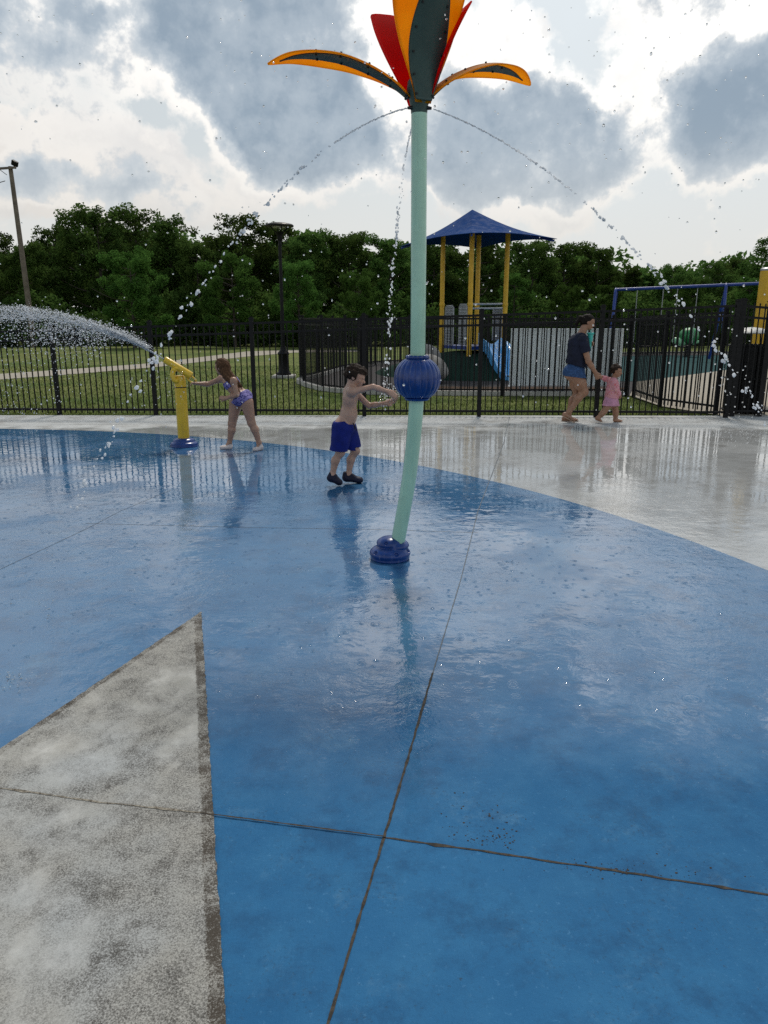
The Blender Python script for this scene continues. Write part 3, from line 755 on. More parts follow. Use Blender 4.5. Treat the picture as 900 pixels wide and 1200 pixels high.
m = MB(); m.tube([b0, b0+dv*.006, b0+dv*.012, b1-dv*.015, b1-dv*.004, b1], [.038, .044, .046, .046, .043, .038], 24)
m.build('barrel', M['yellow'], cn, True)
m = MB(); m.tube([b0-dv*.004, b0+dv*.002], [.026, .026], 16); m.build('muzzle', M['bolt'], cn, True)
h0, h1, h2, h3 = cp(217.5, 440, -.03), cp(222, 446.5, -.03), cp(228.5, 449.3, -.03), cp(226.5, 442.5, -.03)
m = MB(); m.tube(spline([h0, h1, h2, (h2+h3)/2+np.array([.02, 0, 0]), h3, b1-dv*.02], 8), .012, 10); m.build('handle', M['yellow'], cn, True)

# ------------------------------------------------------------------ play tower with blue roof
T0 = np.array([at(553, 420, 23)[0], 23.0, 0.6])
tw = empty('play_tower', T0, 'play tower with pointed blue fabric roof on four yellow posts', 'play structure')
def tp(px, py, Y): return at(px, py, Y)-T0
Fc_, Rc, Bc, Lc = tp(552.7, 272.8, 20.6), tp(653, 279.7, 22.2), tp(561, 290.7, 25.3), tp(468, 289, 24.7)
Ap = tp(553.5, 245.5, 23.0)
V = []; Fq = []; NG = 12
cr_ = [Fc_, Rc, Bc, Lc]
for k in range(4):
    A_, B_ = cr_[k], cr_[(k+1) % 4]; base = len(V)
    for i in range(NG+1):
        for j in range(NG+1):
            u = i/NG; v = j/NG; e = A_+(B_-A_)*v
            e = e+np.array([0, 0, 1])*.08*math.sin(math.pi*v)+(np.array([Ap[0], Ap[1], e[2]])-e)*.06*math.sin(math.pi*v)
            p = e+(Ap-e)*u; p = p-np.array([0, 0, 1])*.28*math.sin(math.pi*u)*(.4+.6*abs(2*v-1))*.40
            V.append(p)
    for i in range(NG):
        for j in range(NG):
            b = base+i*(NG+1)+j; Fq.append((b, b+1, b+NG+2, b+NG+1))
ro = mesh_np('fabric_roof', V, Fq, M['blue_fabric'], tw, False)
sol = ro.modifiers.new('thickness', 'SOLIDIFY'); sol.thickness = .012
for c_ in cr_:
    MB().tube([c_+(Ap-c_)*u-np.array([0, 0, .07+.112*math.sin(math.pi*u)]) for u in np.linspace(.03, .97, 12)], .028, 8).build('roof_beam', M['steel_blue'], ro, True)
for px, yb, Y, top in ((517, 411, 23.7, 284), (549.5, 414.5, 22.1, 281), (557.5, 408, 24.0, 286), (590, 412, 22.9, 280)):
    p = tp(px, yb, Y); q = tp(px, top, Y); m = MB(); m.tube([(p[0], p[1], -.6), (p[0], p[1], q[2]+.25)], .069, 18)
    po = m.build('post', M['post_yellow'], tw, True)
    m = MB(); zz = tp(px, 357, Y)[2]; m.lathe([(.078, zz-.05), (.082, zz-.03), (.082, zz+.03), (.078, zz+.05)], (p[0], p[1], 0), 18); m.build('post_collar', M['post_yellow'], po, True)
a, b, c, d = tp(519, 404, 23.7), tp(549, 405, 22.2), tp(590, 405, 22.9), tp(558, 403, 24)
z = a[2]; m = MB(); P_ = [(q[0], q[1]) for q in (a, b, c, d)]
m.add([(x, y, z-.10) for x, y in P_]+[(x, y, z) for x, y in P_], [(3, 2, 1, 0), (4, 5, 6, 7), (0, 1, 5, 4), (1, 2, 6, 5), (2, 3, 7, 6), (3, 0, 4, 7)])
m.build('deck', M['steel_blue'], tw)
def perf(x0p, x1p, yt, yb, Y0, Y1):
    a = tp(x0p, yb, Y0); b = tp(x1p, yb, Y1); zt = tp(x0p, yt, Y0)[2]; zb = a[2]; a = a[:2]; b = b[:2]; nx_, nz_ = 6, 14; m = MB()
    f = [np.array([*(a+(b-a)*u), zb+(zt-zb)*v]) for u, v in ((0, 0), (0, .95), (.12, 1), (.88, 1), (1, .95), (1, 0))]
    m.tube(f, .022, 8)
    for i in range(1, nx_):
        u = i/nx_; p = a+(b-a)*u; m.tube([(p[0], p[1], zb), (p[0], p[1], zt-.02)], .016, 6)
    for j in range(nz_):
        v = (j+.5)/nz_; m.tube([(*a, zb+(zt-zb)*v), (*b, zb+(zt-zb)*v)], .017, 6)
    m.build('guard_panel', M['grey_steel'], tw, True)
perf(521.5, 530.5, 358.5, 404, 23.5, 23.2); perf(537.5, 546, 357, 404, 22.8, 22.4); perf(577, 587.5, 361, 399, 23.3, 23.1)
for yy in (356.5, 361.5):
    m = MB(); m.tube([tp(552, yy, 22.3), tp(589, yy-.3, 22.9)], .028, 8); m.build('hand_rail', M['grey_steel'], tw, True)
# triple lane slide down the mound
sl = empty('slide', at(600, 447, 20.2), 'light blue wide slide with raised lane dividers running down the mound', 'slide')
so_ = np.array(sl.location)
tl, bl = at(564, 402, 22.4)-so_, at(587, 441, 20.2)-so_
prof = [(0, .03), (.08, 0), (.3, -.12), (.7, -.66), (.88, -.90), (1, -.94)]
run = spline([(tl[0]+(bl[0]-tl[0])*s, tl[1]+(bl[1]-tl[1])*s, tl[2]+(tl[2]-bl[2])*zz/.94) for s, zz in prof], 6)
V = []; Fq = []; NW = 48; W_ = 1.75
for r_ in run:
    for lay in (0, 1):
        for j in range(NW+1):
            u = j/NW; rid = max(0, abs(math.cos(math.pi*u*3))**3)*.17
            V.append((r_[0]+W_*u, r_[1]+.15*u, r_[2]+(rid-.05 if lay == 0 else -.22)))
n1_ = NW+1
for i in range(len(run)-1):
    for j in range(NW):
        b = i*2*n1_+j; Fq.append((b, b+1, b+2*n1_+1, b+2*n1_)); b += n1_; Fq.append((b, b+2*n1_, b+2*n1_+1, b+1))
    for j in (0, NW):
        b = i*2*n1_+j; f = (b, b+2*n1_, b+3*n1_, b+n1_); Fq.append(f if j == 0 else f[::-1])
for i in (0, len(run)-1):
    for j in range(NW):
        b = i*2*n1_+j; f = (b, b+n1_, b+n1_+1, b+1); Fq.append(f if i == 0 else f[::-1])
mesh_np('slide_bed', V, Fq, M['slide_blue'], sl, True).data.set_sharp_from_angle(angle=math.radians(50))
m = MB()
for u in (0, 1):
    q = run[0]+np.array([W_*u, .15*u, 0]); m.box((q[0]-.02+.04*u, q[1]+.12, q[2]+.08), (.06, .5, .36), bevel=.02)
m.build('entry_side', M['slide_blue'], sl)
# boulders
for (px, py, w_, h_, Y, lab) in ((500, 431, 1.05, .62, 19.6, 'rounded grey boulder, the larger and nearer one beside the mound'), (497, 415, .85, .5, 21.2, 'smaller grey boulder behind the larger one beside the mound')):
    c_ = at(px, py, Y); g0 = 0 if Y < 20 else .1
    V, Q = sdf_mesh([P_ell((0, 0, h_*.45), (w_/2, w_*.42, h_*.55), k=.05), P_ell((.12*w_, -.05, h_*.3), (w_*.42, w_*.4, h_*.42), k=.08), P_ell((-.2*w_, .05, h_*.3), (w_*.33, w_*.36, h_*.35), k=.08)], .03, disp=wob(7, .022, int(px)))
    V += np.array([0, 0, c_[2]-h_*.45-g0*0]); o = mesh_np('boulder', V, Q, M['grey_rock'], None, True); o.location = (c_[0], Y, 0); tag(o, lab, 'boulder')

# ------------------------------------------------------------------ swing set
W0 = at(790, 425, 30.5); W0[2] = 0
sw = empty('swing_set', W0, 'blue steel swing set with long top bar and hanging chains behind the fence', 'swing set')
def sp_(px, py, Y): return at(px, py, Y)-W0
A_, B_, C_ = sp_(722, 339.5, 31), sp_(851, 334, 30), sp_(985, 328, 29)
m = MB(); m.tube([A_, B_], .06, 12); m.build('top_bar', M['steel_blue'], sw, True)
m = MB(); m.tube([B_, C_], .06, 12); m.build('top_bar', M['steel_blue'], sw, True)
for P_ in (A_, B_, C_):
    for sgn in (-1, 1):
        foot = np.array([P_[0]+sgn*.25-.12, P_[1]+sgn*1.15, -.02])
        m = MB(); m.tube(spline([P_+np.array([0, 0, .03]), P_+np.array([sgn*.07, sgn*.16, -.12]), P_+(foot-P_)*.35+np.array([sgn*.06, sgn*.1, 0]), foot], 6), .055, 10); m.build('leg', M['steel_blue'], sw, True)
for (p0, p1) in ((.20, .44), (.57, .75)):
    ends = []
    for u in (p0, p1):
        top = A_+(B_-A_)*u; e = np.array([top[0], top[1]-.05, .62]); ends.append(e)
        m = MB(); n = int((top[2]-.06-e[2])/.055)
        for k in range(n):
            z = top[2]-.06-k*.055; c_ = np.array([top[0], top[1], z-.03])
            ax = np.array([1.0, 0, 0]) if k % 2 else np.array([0, 1.0, 0])
            m.tube([c_+ax*.014*math.cos(a)+np.array([0, 0, .037])*math.sin(a) for a in np.linspace(0, 2*math.pi, 7)[:-1]], .0075, 4, closed=True)
        m.build('chain', M['galv'], sw)
    m = MB(); q = np.array(ends); c_ = q.mean(0); m.tube(spline([q[0], lerp(q[0], q[1], .25)-[0, 0, .1], lerp(q[0], q[1], .5)-[0, 0, .13], lerp(q[0], q[1], .75)-[0, 0, .1], q[1]], 5), .03, 8)
    m.build('swing_seat', M['black'], sw, True)

# ------------------------------------------------------------------ big yellow post at the right edge
pc = at(886, 420, 14.6); ztop = at(897, 316, 14.6)[2]
yp = empty('yellow_post', (pc[0]+.02, 14.6, 0), 'thick yellow post with a grey cap at the right edge of the picture', 'post')
m = MB(); m.tube([(0, 0, -.03), (0, 0, ztop)], .125, 24); m.build('post_shaft', M['post_yellow'], yp, True)
m = MB(); m.lathe([(.128, ztop-.02), (.13, ztop+.01), (.10, ztop+.035), (.02, ztop+.045)], (0, 0, 0), 24); m.build('post_cap', M['grey_steel'], yp, True)

# ------------------------------------------------------------------ litter bin with raised lid
L0 = gp(869, 485.2); L0[1] += .30; bx = at(869, 486, L0[1])[0]
bn_ = empty('litter_bin', (bx, L0[1], 0), 'black slatted litter bin with a pale raised lid near the right edge', 'litter bin')
zt = at(869, 402, L0[1])[2]; R_ = .32
m = MB()
for k in range(30):
    a = k/30*2*math.pi; Rm = np.array([[math.cos(a), -math.sin(a), 0], [math.sin(a), math.cos(a), 0], [0, 0, 1.0]])
    m.box((R_*math.cos(a), R_*math.sin(a), zt/2), (.012, .046, zt-.04), Rm)
m.build('slatted_body', M['black'], bn_)
m = MB()
for z in (.05, zt*.5, zt-.04): MB().tube([(1.02*R_*math.cos(a), 1.02*R_*math.sin(a), z) for a in np.linspace(0, 2*math.pi, 33)[:-1]], .018, 8, closed=True).build('hoop', M['black'], bn_, True)
m = MB(); m.lathe([(.02, .02), (R_-.035, .02), (R_-.03, .06), (R_-.02, zt-.06), (R_-.03, zt-.06)], (0, 0, 0), 28); m.build('liner', M['bolt'], bn_, True)
zl = at(869, 390.5, L0[1])[2]
for k in range(4):
    a = k/4*2*math.pi+.6; m = MB(); m.tube([(R_*math.cos(a), R_*math.sin(a), zt-.06), (R_*.9*math.cos(a), R_*.9*math.sin(a), zl+.01)], .012, 8); m.build('lid_support', M['black'], bn_, True)
m = MB(); m.lathe([(.02, zl-.005), (R_*.93, zl-.005), (R_*.97, zl+.01), (R_*.86, zl+.045), (R_*.5, zl+.085), (.02, zl+.10)], (0, 0, 0), 28); m.build('lid', M['bin_lid'], bn_, True)

# ------------------------------------------------------------------ small green climber seen through the fence
G0 = at(806, 412, 33); gc = empty('spring_rider', (G0[0], 33, 0), 'small rounded green play animal seen far back through the pickets under the swing bar', 'play equipment')
def gq(px, py): return at(px, py, 33)-np.array([G0[0], 33, 0])
c1 = gq(807, 394); V, Q = sdf_mesh([P_ell(c1, (.42, .42, .36), k=.05), P_ell(c1+[.1, 0, .12], (.26, .3, .22), k=.08)], .035)
mesh_np('shell', V, Q, M['dark_green_play'], gc, True)
c2 = gq(797, 401); V, Q = sdf_mesh([P_ell(c2, (.26, .24, .2), k=.05), P_ell(c2+[-.2, 0, .06], (.16, .15, .15), k=.06), P_cone(c2+[.55, 0, -.02], c2+[.75, 0, .02], .1, .07, k=.05)], .03)
mesh_np('head', V, Q, M['pale_green_play'], gc, True)
m = MB(); m.tube([np.array([c1[0]+.13*math.cos(a*9), .13*math.sin(a*9), -.02+(c1[2]-.2)*a/6.28]) for a in np.linspace(0, 6.28, 70)], .025, 6); m.build('spring', M['bolt'], gc, True)

# ------------------------------------------------------------------ street lamp and utility pole
P0 = gp(333, 441); lp = empty('street_lamp', (P0[0], P0[1], -.035), 'slender black park lamp with a flat round head standing on the grass beyond the fence', 'street lamp')
LY = P0[1]; zt = at(324, 262, LY)[2]+.035
m = MB(); m.box((0, 0, .03), (.62, .62, .10), bevel=.02); m.build('footing', M['concrete_pad'], lp)
m = MB(); m.lathe([(.20, .08), (.20, .13), (.17, .16), (.15, .22), (.145, .62), (.17, .66), (.15, .70), (.09, .76), (.075, .85)], (0, 0, 0), 20); m.build('base', M['black'], lp, True)
m = MB(); m.tube([(0, 0, .8), (0, 0, zt-.42)], [.052, .042], 16); m.build('pole', M['black'], lp, True)
m = MB(); m.lathe([(.05, zt-.44), (.075, zt-.40), (.07, zt-.33), (.095, zt-.27), (.13, zt-.21), (.05, zt-.20)], (0, 0, 0), 20)
for k in range(4):
    a = k/4*2*math.pi+.4; m.tube([(.11*math.cos(a), .11*math.sin(a), zt-.22), (.24*math.cos(a), .24*math.sin(a), zt-.09), (.29*math.cos(a), .29*math.sin(a), zt-.05)], .014, 6)
m.build('fitter', M['black'], lp, True)
m = MB(); m.lathe([(.20, zt-.085), (.385, zt-.075), (.39, zt-.05), (.36, zt-.02), (.20, zt+.015), (.02, zt+.03)], (0, 0, 0), 28); hd = m.build('lamp_head', M['black'], lp, True)
m = MB(); m.lathe([(.02, zt-.105), (.16, zt-.105), (.185, zt-.084)], (0, 0, 0), 24); m.build('diffuser', M['lamp_glass'], hd, True)
UY = 44; U0 = at(39, 404, UY); up_ = empty('utility_pole', (U0[0], UY, -.035), 'leaning weathered wooden utility pole with a floodlight and crossarm on top', 'utility pole')
def upx(px, py): return at(px, py, UY)-np.array([U0[0], UY, -.035])
tp_ = upx(12, 195)
m = MB(); m.tube([(.05, 0, 0), lerp((.05, 0, 0), tp_, .5), tp_], [.155, .135, .11], 16); m.build('pole', M['wood'], up_, True)
ca, cb = upx(-12, 199), upx(20, 196.8); m = MB()
dd_ = unit(cb-ca); Rm = np.array([[dd_[0], 0, -dd_[2]], [0, 1, 0], [dd_[2], 0, dd_[0]]])
m.box((ca+cb)/2-np.array([0, .14, 0]), (np.linalg.norm(cb-ca), .09, .11), Rm); m.build('crossarm', M['wood'], up_)
f0 = upx(17.3, 191.5); m = MB(); Rm = Matrix.Rotation(math.radians(28), 3, 'Y') @ Matrix.Rotation(math.radians(25), 3, 'X')
m.box(f0, (.34, .16, .28), np.array(Rm), bevel=.02); m.box(f0+np.array([.02, -.02, -.2]), (.05, .05, .16)); m.build('floodlight', M['black'], up_)
m = MB(); q0, q1 = upx(6, 212), upx(-30, 214); m.tube(spline([q0, lerp(q0, q1, .5)-[0, 0, .15], q1], 6), .02, 6)
q0, q1 = upx(8, 205), upx(0, 199); m.tube([q0, q1], .018, 6); m.build('wire', M['bolt'], up_, True)
# ------------------------------------------------------------------ people
def skin(name, col, dark=.75):
    t = mat(name)
    n = t.noise(t.pos, 14, 5); c = t.mix(t.smooth(n, .3, .7), [x*.88 for x in col], [min(1, x*1.08) for x in col])
    t.l.new(c, t.b.inputs['Base Color']); t.b.inputs['Roughness'].default_value = .42
    t.b.inputs['Subsurface Weight'].default_value = .12; t.b.inputs['Subsurface Radius'].default_value = (.02, .008, .004); t.b.inputs['Subsurface Scale'].default_value = .5
    return t.m
M['skin_fair'] = skin('fair_skin', (.44, .26, .19)); M['skin_tan'] = skin('sunned_skin', (.37, .205, .14)); M['skin_brown'] = skin('light_brown_skin', (.30, .155, .095))
M['lip'] = paint('lip_skin', (.38, .13, .11), .4); M['eye'] = paint('dark_eye', (.02, .014, .012), .2)
def hairmat(name, c1, c2):
    t = mat(name); v = t.vmath('MULTIPLY', t.pos, (1, 1, .22)); n = t.noise(v, 130, 4, .7)
    c = t.mix(t.smooth(n, .3, .7), c1, c2); t.l.new(c, t.b.inputs['Base Color']); t.b.inputs['Roughness'].default_value = .6; t.b.inputs['Specular IOR Level'].default_value = .10
    bn = t.new('ShaderNodeBump', {'Strength': .9, 'Distance': .006, 'Height': n}); t.l.new(bn.outputs[0], t.b.inputs['Normal'])
    return t.m
M['hair_dark'] = hairmat('dark_brown_hair', (.008, .005, .004), (.040, .024, .016)); M['hair_black'] = hairmat('black_hair', (.003, .0025, .0025), (.018, .012, .010)); M['hair_brown'] = hairmat('light_brown_wet_hair', (.035, .017, .009), (.14, .07, .035))
def cloth(name, col, rough=.8, scale=14, amt=.18):
    t = mat(name); n = t.noise(t.pos, scale, 5); c = t.mix(t.smooth(n, .3, .7), [x*(1-amt) for x in col], [min(1, x*(1+amt)) for x in col])
    t.l.new(c, t.b.inputs['Base Color']); t.b.inputs['Roughness'].default_value = rough; t.b.inputs['Specular IOR Level'].default_value = .25
    bn = t.new('ShaderNodeBump', {'Strength': .25, 'Distance': .004, 'Height': t.noise(t.pos, 55, 4)}); t.l.new(bn.outputs[0], t.b.inputs['Normal'])
    return t
M['trunks'] = cloth('royal_blue_swim_trunks', (.006, .014, .15)).m
M['navy_tee'] = cloth('navy_cotton', (.010, .013, .030)).m
M['denim'] = cloth('blue_denim', (.030, .070, .17), .85, 40, .3).m
M['sandal'] = cloth('tan_sandal', (.32, .22, .16)).m; M['shoe'] = cloth('navy_water_shoe', (.008, .010, .028), .6).m; M['pale_shoe'] = cloth('pale_water_shoe', (.55, .48, .46), .6).m
t = cloth('pink_pattern_cloth', (.55, .22, .27)); v = t.new('ShaderNodeTexVoronoi', {'Vector': t.pos, 'Scale': 38.0})
c = t.mix(t.smooth(v.outputs['Distance'], .30, .42, 1, 0), (.58, .27, .32), t.mix(t.new('ShaderNodeSeparateColor', {0: v.outputs['Color']}).outputs[1], (.50, .07, .10), (.62, .38, .30))); t.l.new(c, t.b.inputs['Base Color']); M['pink_top'] = t.m
M['lilac'] = cloth('lilac_pink_cloth', (.50, .25, .36)).m
t = cloth('purple_spotted_swimwear', (.30, .25, .45)); v = t.new('ShaderNodeTexVoronoi', {'Vector': t.vmath('ADD', t.pos, t.vmath('MULTIPLY', t.noise(t.pos, 40, 2, color=True), (.02, .02, .02))), 'Scale': 48.0})
c = t.mix(t.smooth(v.outputs['Distance'], .36, .46), (.020, .018, .12), (.20, .17, .40)); t.l.new(c, t.b.inputs['Base Color']); M['swimwear'] = t.m

def frame(f, u):
    f = unit(f); u = unit(np.array(u, float)-f*np.dot(f, u)); return f, u, np.cross(f, u)
def head(c, f, u, H, wide=.72, k=.02):
    f, u, s = frame(f, u); R = np.stack([f, s, u], 1); c = np.array(c, float)
    W = lambda a, b, d: c+f*a*H+s*b*H+u*d*H
    P = [P_ell(W(-.05, 0, .10), (.445*H, wide*.52*H, .40*H), R, k), P_ell(W(.10, 0, -.20), (.30*H, wide*.40*H, .27*H), R, k),
         P_ell(W(.25, 0, -.36), (.13*H, .13*H, .10*H), R, .03*H*2), P_ell(W(.24, 0, -.10), (.17*H, wide*.40*H, .14*H), R, .06*H),
         P_cone(W(.37, 0, .03), W(.465, 0, -.10), .035*H, .062*H, .05*H), P_ell(W(.385, 0, -.225), (.055*H, .10*H, .028*H), R, .03*H), P_ell(W(.375, 0, -.275), (.05*H, .085*H, .03*H), R, .03*H),
         P_ell(W(.355, 0, .085), (.06*H, .27*H, .045*H), R, .06*H)]
    for sg in (-1, 1):
        P.append(P_ell(W(.365, sg*.165, .01), (.05*H, .085*H, .05*H), R, .02*H, 'sub'))
        P.append(P_ell(W(.345, sg*.165, .005), (.05*H, .07*H, .045*H), R, .012*H))
        P.append(P_ell(W(-.03, sg*(wide*.5+.015), -.03), (.085*H, .035*H, .13*H), R, .02*H))
    marks = [(W(.39, sg*.165, .005), .042*H, 1) for sg in (-1, 1)]+[(W(.43, 0, -.25), .062*H, 2)]
    return P, marks, W, R
def hand(P, wr, d, n, L, thumb=1, curl=.35, r=.05, spread=.12):
    """wrist wr, finger direction d, back-of-hand normal n"""
    d = unit(d); n = unit(np.array(n, float)-d*np.dot(d, n)); s = np.cross(d, n); wr = np.array(wr, float)
    P.append(P_cone(wr-d*.03*L, wr+d*.30*L, .15*L, .205*L, .03, n, 1.7)); P.append(P_cone(wr+d*.22*L, wr+d*.48*L, .20*L, .215*L, .02, n, 2.2))
    for i, fl_ in enumerate((.44, .50, .46, .36)):
        o = (i-1.5)*spread; b = wr+d*(.47-.02*abs(i-1.4))*L+s*o*L*thumb
        a1 = curl*.6; a2 = curl*1.5
        d1 = unit(d*math.cos(a1)-n*math.sin(a1)+s*o*thumb*.5); d2 = unit(d*math.cos(a2)-n*math.sin(a2)+s*o*thumb*.5); a3 = curl*2.3; d3 = unit(d*math.cos(a3)-n*math.sin(a3)+s*o*thumb*.5)
        k1 = b+d1*fl_*.45*L; k2 = k1+d2*fl_*.32*L; k3 = k2+d3*fl_*.24*L
        P.append(P_cone(b-d*.06*L, k1, r*L*1.08, r*L, .004)); P.append(P_cone(k1, k2, r*L, r*L*.92, .003)); P.append(P_cone(k2, k3, r*L*.92, r*L*.78, .003))
    b = wr+d*.12*L-s*.15*L*thumb; k1 = b+unit(d*.75-s*.75*thumb-n*.25)*.24*L; k2 = k1+unit(d*.95-s*.35*thumb-n*.35)*.20*L
    P.append(P_cone(b, k1, .085*L, .062*L, .012)); P.append(P_cone(k1, k2, .060*L, .048*L, .004))
def foot(P, ank, heel, toe, r, toes=True):
    ank, heel, toe = (np.array(v, float) for v in (ank, heel, toe)); d = toe-heel; L = np.linalg.norm(d); d = d/L; s = unit(np.cross(d, [0, 0, 1.0])); up = np.cross(s, d)
    P.append(P_ell(heel+d*.13*L+up*.5*r, (.15*L, .8*r, .8*r), np.stack([d, s, up], 1), .02))
    P.append(P_cone(ank, heel+d*.55*L+up*.42*r, r*.85, r*.62, .03)); P.append(P_cone(heel+d*.2*L+up*.35*r, heel+d*.74*L+up*.30*r, r*.75, r*.92, .03, up, 1.6))
    if toes:
        for i in range(5):
            o = (i-2)*.42*r; l = (.26-.025*abs(i-1))*L
            b = heel+d*.72*L+s*o+up*.26*r; P.append(P_cone(b, b+d*l, r*.27, r*.20, .005))
def finish(P, base, marks, res, m_skin, label):
    V, Q = sdf_mesh(P, res)
    ctr = V[Q].mean(1); mi = np.zeros(len(Q), int)
    for p, r, k in marks: mi[np.linalg.norm(ctr-p, axis=1) < r] = k
    o = mesh_np('person', V-base, Q, None, None, True, mats=[m_skin, M['eye'], M['lip']], midx=mi); o.location = base
    return tag(o, label, 'person')
def garment(name, P, base, m, res, par, cut=None, disp=None, label=None):
    V, Q = sdf_mesh(P, res, cut, disp); o = mesh_np(name, V-base, Q, m, par, True)
    if label: o['label'] = label
    return o
def plane(pt, n):
    n = unit(n); pt = np.array(pt, float); return lambda X: (X-pt)@n         # keeps the side n points away from
def cuts(*fs): return lambda X: np.maximum.reduce([f(X) for f in fs])

# --- boy in blue trunks reaching into the falling water
base = gp(402, 568); Y = base[1]
def J(px, py, dy=0.0): return at(px, py, Y+dy)
hc = J(416.8, 441.5, 0.0); P, marks, W, R = head(hc, (.92, -.12, -.36), (.30, 0, .95), .205, .74)
P += [P_cone(J(413.5, 447), J(409.5, 458), .047, .052, .02)]
nk, hp = J(409, 459), J(404.5, 497)
up = unit(nk-hp); fwd = unit(np.cross([0, 1, 0], up)); fwd = fwd if fwd[0] > 0 else -fwd
rs, ls = J(412.5, 459, -.115), J(414, 458, .105)         # near (right) and far (left) shoulder
ch = J(410.5, 466); ab = J(408, 484)
RB = np.stack([fwd, [0, 1, 0], up], 1)
tors = [P_ell(ch, (.076, .120, .105), RB, .04), P_ell(ab, (.074, .102, .11), RB, .05), P_ell(ab+fwd*.016-up*.02, (.068, .08, .085), RB, .05), P_ell(hp, (.082, .108, .085), RB, .05), P_cone(rs+[0, .03, 0], ls-[0, .03, 0], .044, .044, .04),
        P_ell(hp-fwd*.045-up*.02+[0, -.045, 0], (.06, .06, .07), RB, .04), P_ell(hp-fwd*.045-up*.02+[0, .045, 0], (.06, .06, .07), RB, .04)]
P += tors
re, rw, = J(437.2, 453.5, -.12), J(455.2, 459.3, -.045)
P += [P_ell(rs, (.045, .045, .045), k=.03), P_cone(rs, re, .034, .027, .025), P_cone(re, lerp(re, rw, .35), .027, .028, .015), P_cone(lerp(re, rw, .35), rw, .028, .0195, .015)]
hand(P, rw, (.80, .05, -.50), (.30, -.85, .45), .135, 1, .38, .05)
le, lw = J(432.5, 475.5, .10), J(451.5, 473, .03)
P += [P_ell(ls, (.043, .043, .043), k=.03), P_cone(ls, le, .034, .027, .025), P_cone(le, lerp(le, lw, .35), .027, .028, .015), P_cone(lerp(le, lw, .35), lw, .028, .0195, .015)]
hand(P, lw, (.92, -.08, .32), (.15, .80, -.55), .135, 1, .30, .05)
rh, rk, ra = J(401, 502, -.065), J(398.5, 530, -.07), J(389.5, 557, -.075)
lh, lk, la = J(407.5, 502, .065), J(416, 528.5, .06), J(408.5, 556.5, .055)
for h_, k_, a_ in ((rh, rk, ra), (lh, lk, la)):
    kf = fwd*.012
    P += [P_cone(h_, k_, .070, .041, .03), P_ell(k_+kf, (.037, .037, .043), k=.02), P_cone(k_, lerp(k_, a_, .38)-kf*1.5, .036, .039, .02), P_cone(lerp(k_, a_, .38)-kf*1.5, a_, .039, .024, .02)]
rheel, rtoe = J(384.6, 561.5, -.08), J(399, 568.5, -.07); lheel, ltoe = J(402.3, 562, .05), J(424.5, 566, .06)
rheel[2] = max(rheel[2], .04); rtoe[2] = .022; lheel[2] = max(.015, lheel[2]); ltoe[2] = .018
foot(P, ra, rheel, rtoe, .034, False); foot(P, la, lheel, ltoe, .034, False)
boy = finish(P, base, marks, .0046, M['skin_fair'], 'shirtless boy in royal blue swim trunks reaching both hands into the falling water')
# curly short hair
hw = wob(125, .0055, 3); hl = wob(48, .005, 4)
fa, ua, sa = frame((.92, -.12, -.36), (.30, 0, .95))
ch_ = lambda X: -np.maximum(-((X-W(.18, 0, 0))@fa), ((X-W(0, 0, .20))@ua)-.02) if False else np.minimum((X-W(.20, 0, 0))@fa, -((X-W(0, 0, .21))@ua))
def face_cut(a, d, low):       # removes what lies in front of a and below d, and all below low
    return lambda X: np.maximum(np.minimum((X-W(a, 0, 0))@fa, -((X-W(0, 0, d))@ua)), -((X-W(0, 0, low))@ua))
garment('hair', [P_ell(W(-.06, 0, .14), (.505*.205, .455*.205, .45*.205), R), P_ell(W(-.28, 0, .0), (.24*.205, .33*.205, .30*.205), R, .03), P_ell(W(.22, 0, .33), (.20*.205, .30*.205, .17*.205), R, .03)], base, M['hair_dark'], .004, boy, face_cut(.10, .24, -.20), lambda X: hw(X)+hl(X))
# trunks
sw_ = wob(42, .006, 8); waist = J(404.5, 493.5)
TP = [P_cone(hp+up*.04, hp-up*.03, .100, .114, .03, fwd, 1.15), P_cone(rh, J(396.2, 531, -.075), .090, .088, .03), P_cone(lh, J(413.6, 530, .065), .090, .084, .03), P_ell(hp-fwd*.05-up*.03, (.075, .12, .085), RB, .03)]
garment('swim_trunks', TP, base, M['trunks'], .005, boy, cuts(plane(J(404, 492), J(412, 492.5)-J(404, 492) if False else up+fwd*(-.25)), lambda X: -np.where(((X-lerp(rh, lh, .5))[..., 1]) < 0, (X-J(397, 526.5))@unit(np.array([.10, 0, 1.0])), (X-J(414, 524.5))@unit(np.array([.05, 0, 1.0])))), sw_)
m = MB(); q = J(413.5, 495.5, -.09)
m.tube(spline([q-base, q-base+[.02, -.01, -.03], q-base+[.035, -.012, -.075]], 5), .004, 6); m.tube(spline([q-base, q-base+[.012, -.014, -.025], q-base+[.018, -.014, -.06]], 5), .004, 6); m.build('drawstring', M['black'], boy, True)
for an, he, to, lab in ((ra, rheel, rtoe, 'r'), (la, lheel, ltoe, 'l')):
    d = unit(to-he); s = unit(np.cross(d, [0, 0, 1.0])); u_ = np.cross(s, d); L = np.linalg.norm(to-he)
    SP = [P_ell(he+d*.2*L+u_*.022, (.25*L, .036, .036), np.stack([d, s, u_], 1), .02), P_cone(he+d*.2*L+u_*.016, he+d*.80*L+u_*.014, .040, .042, .02, u_, 1.35), P_ell(he+d*.82*L+u_*.014, (.2*L, .04, .028), np.stack([d, s, u_], 1), .02), P_cone(he+d*.12*L+u_*.02, he+d*.08*L+u_*.058, .032, .028, .02), P_cone(he+d*.55*L+u_*.03, he+d*.34*L+u_*.05, .03, .03, .02)]
    garment('shoe', SP, base, M['shoe'], .004, boy)

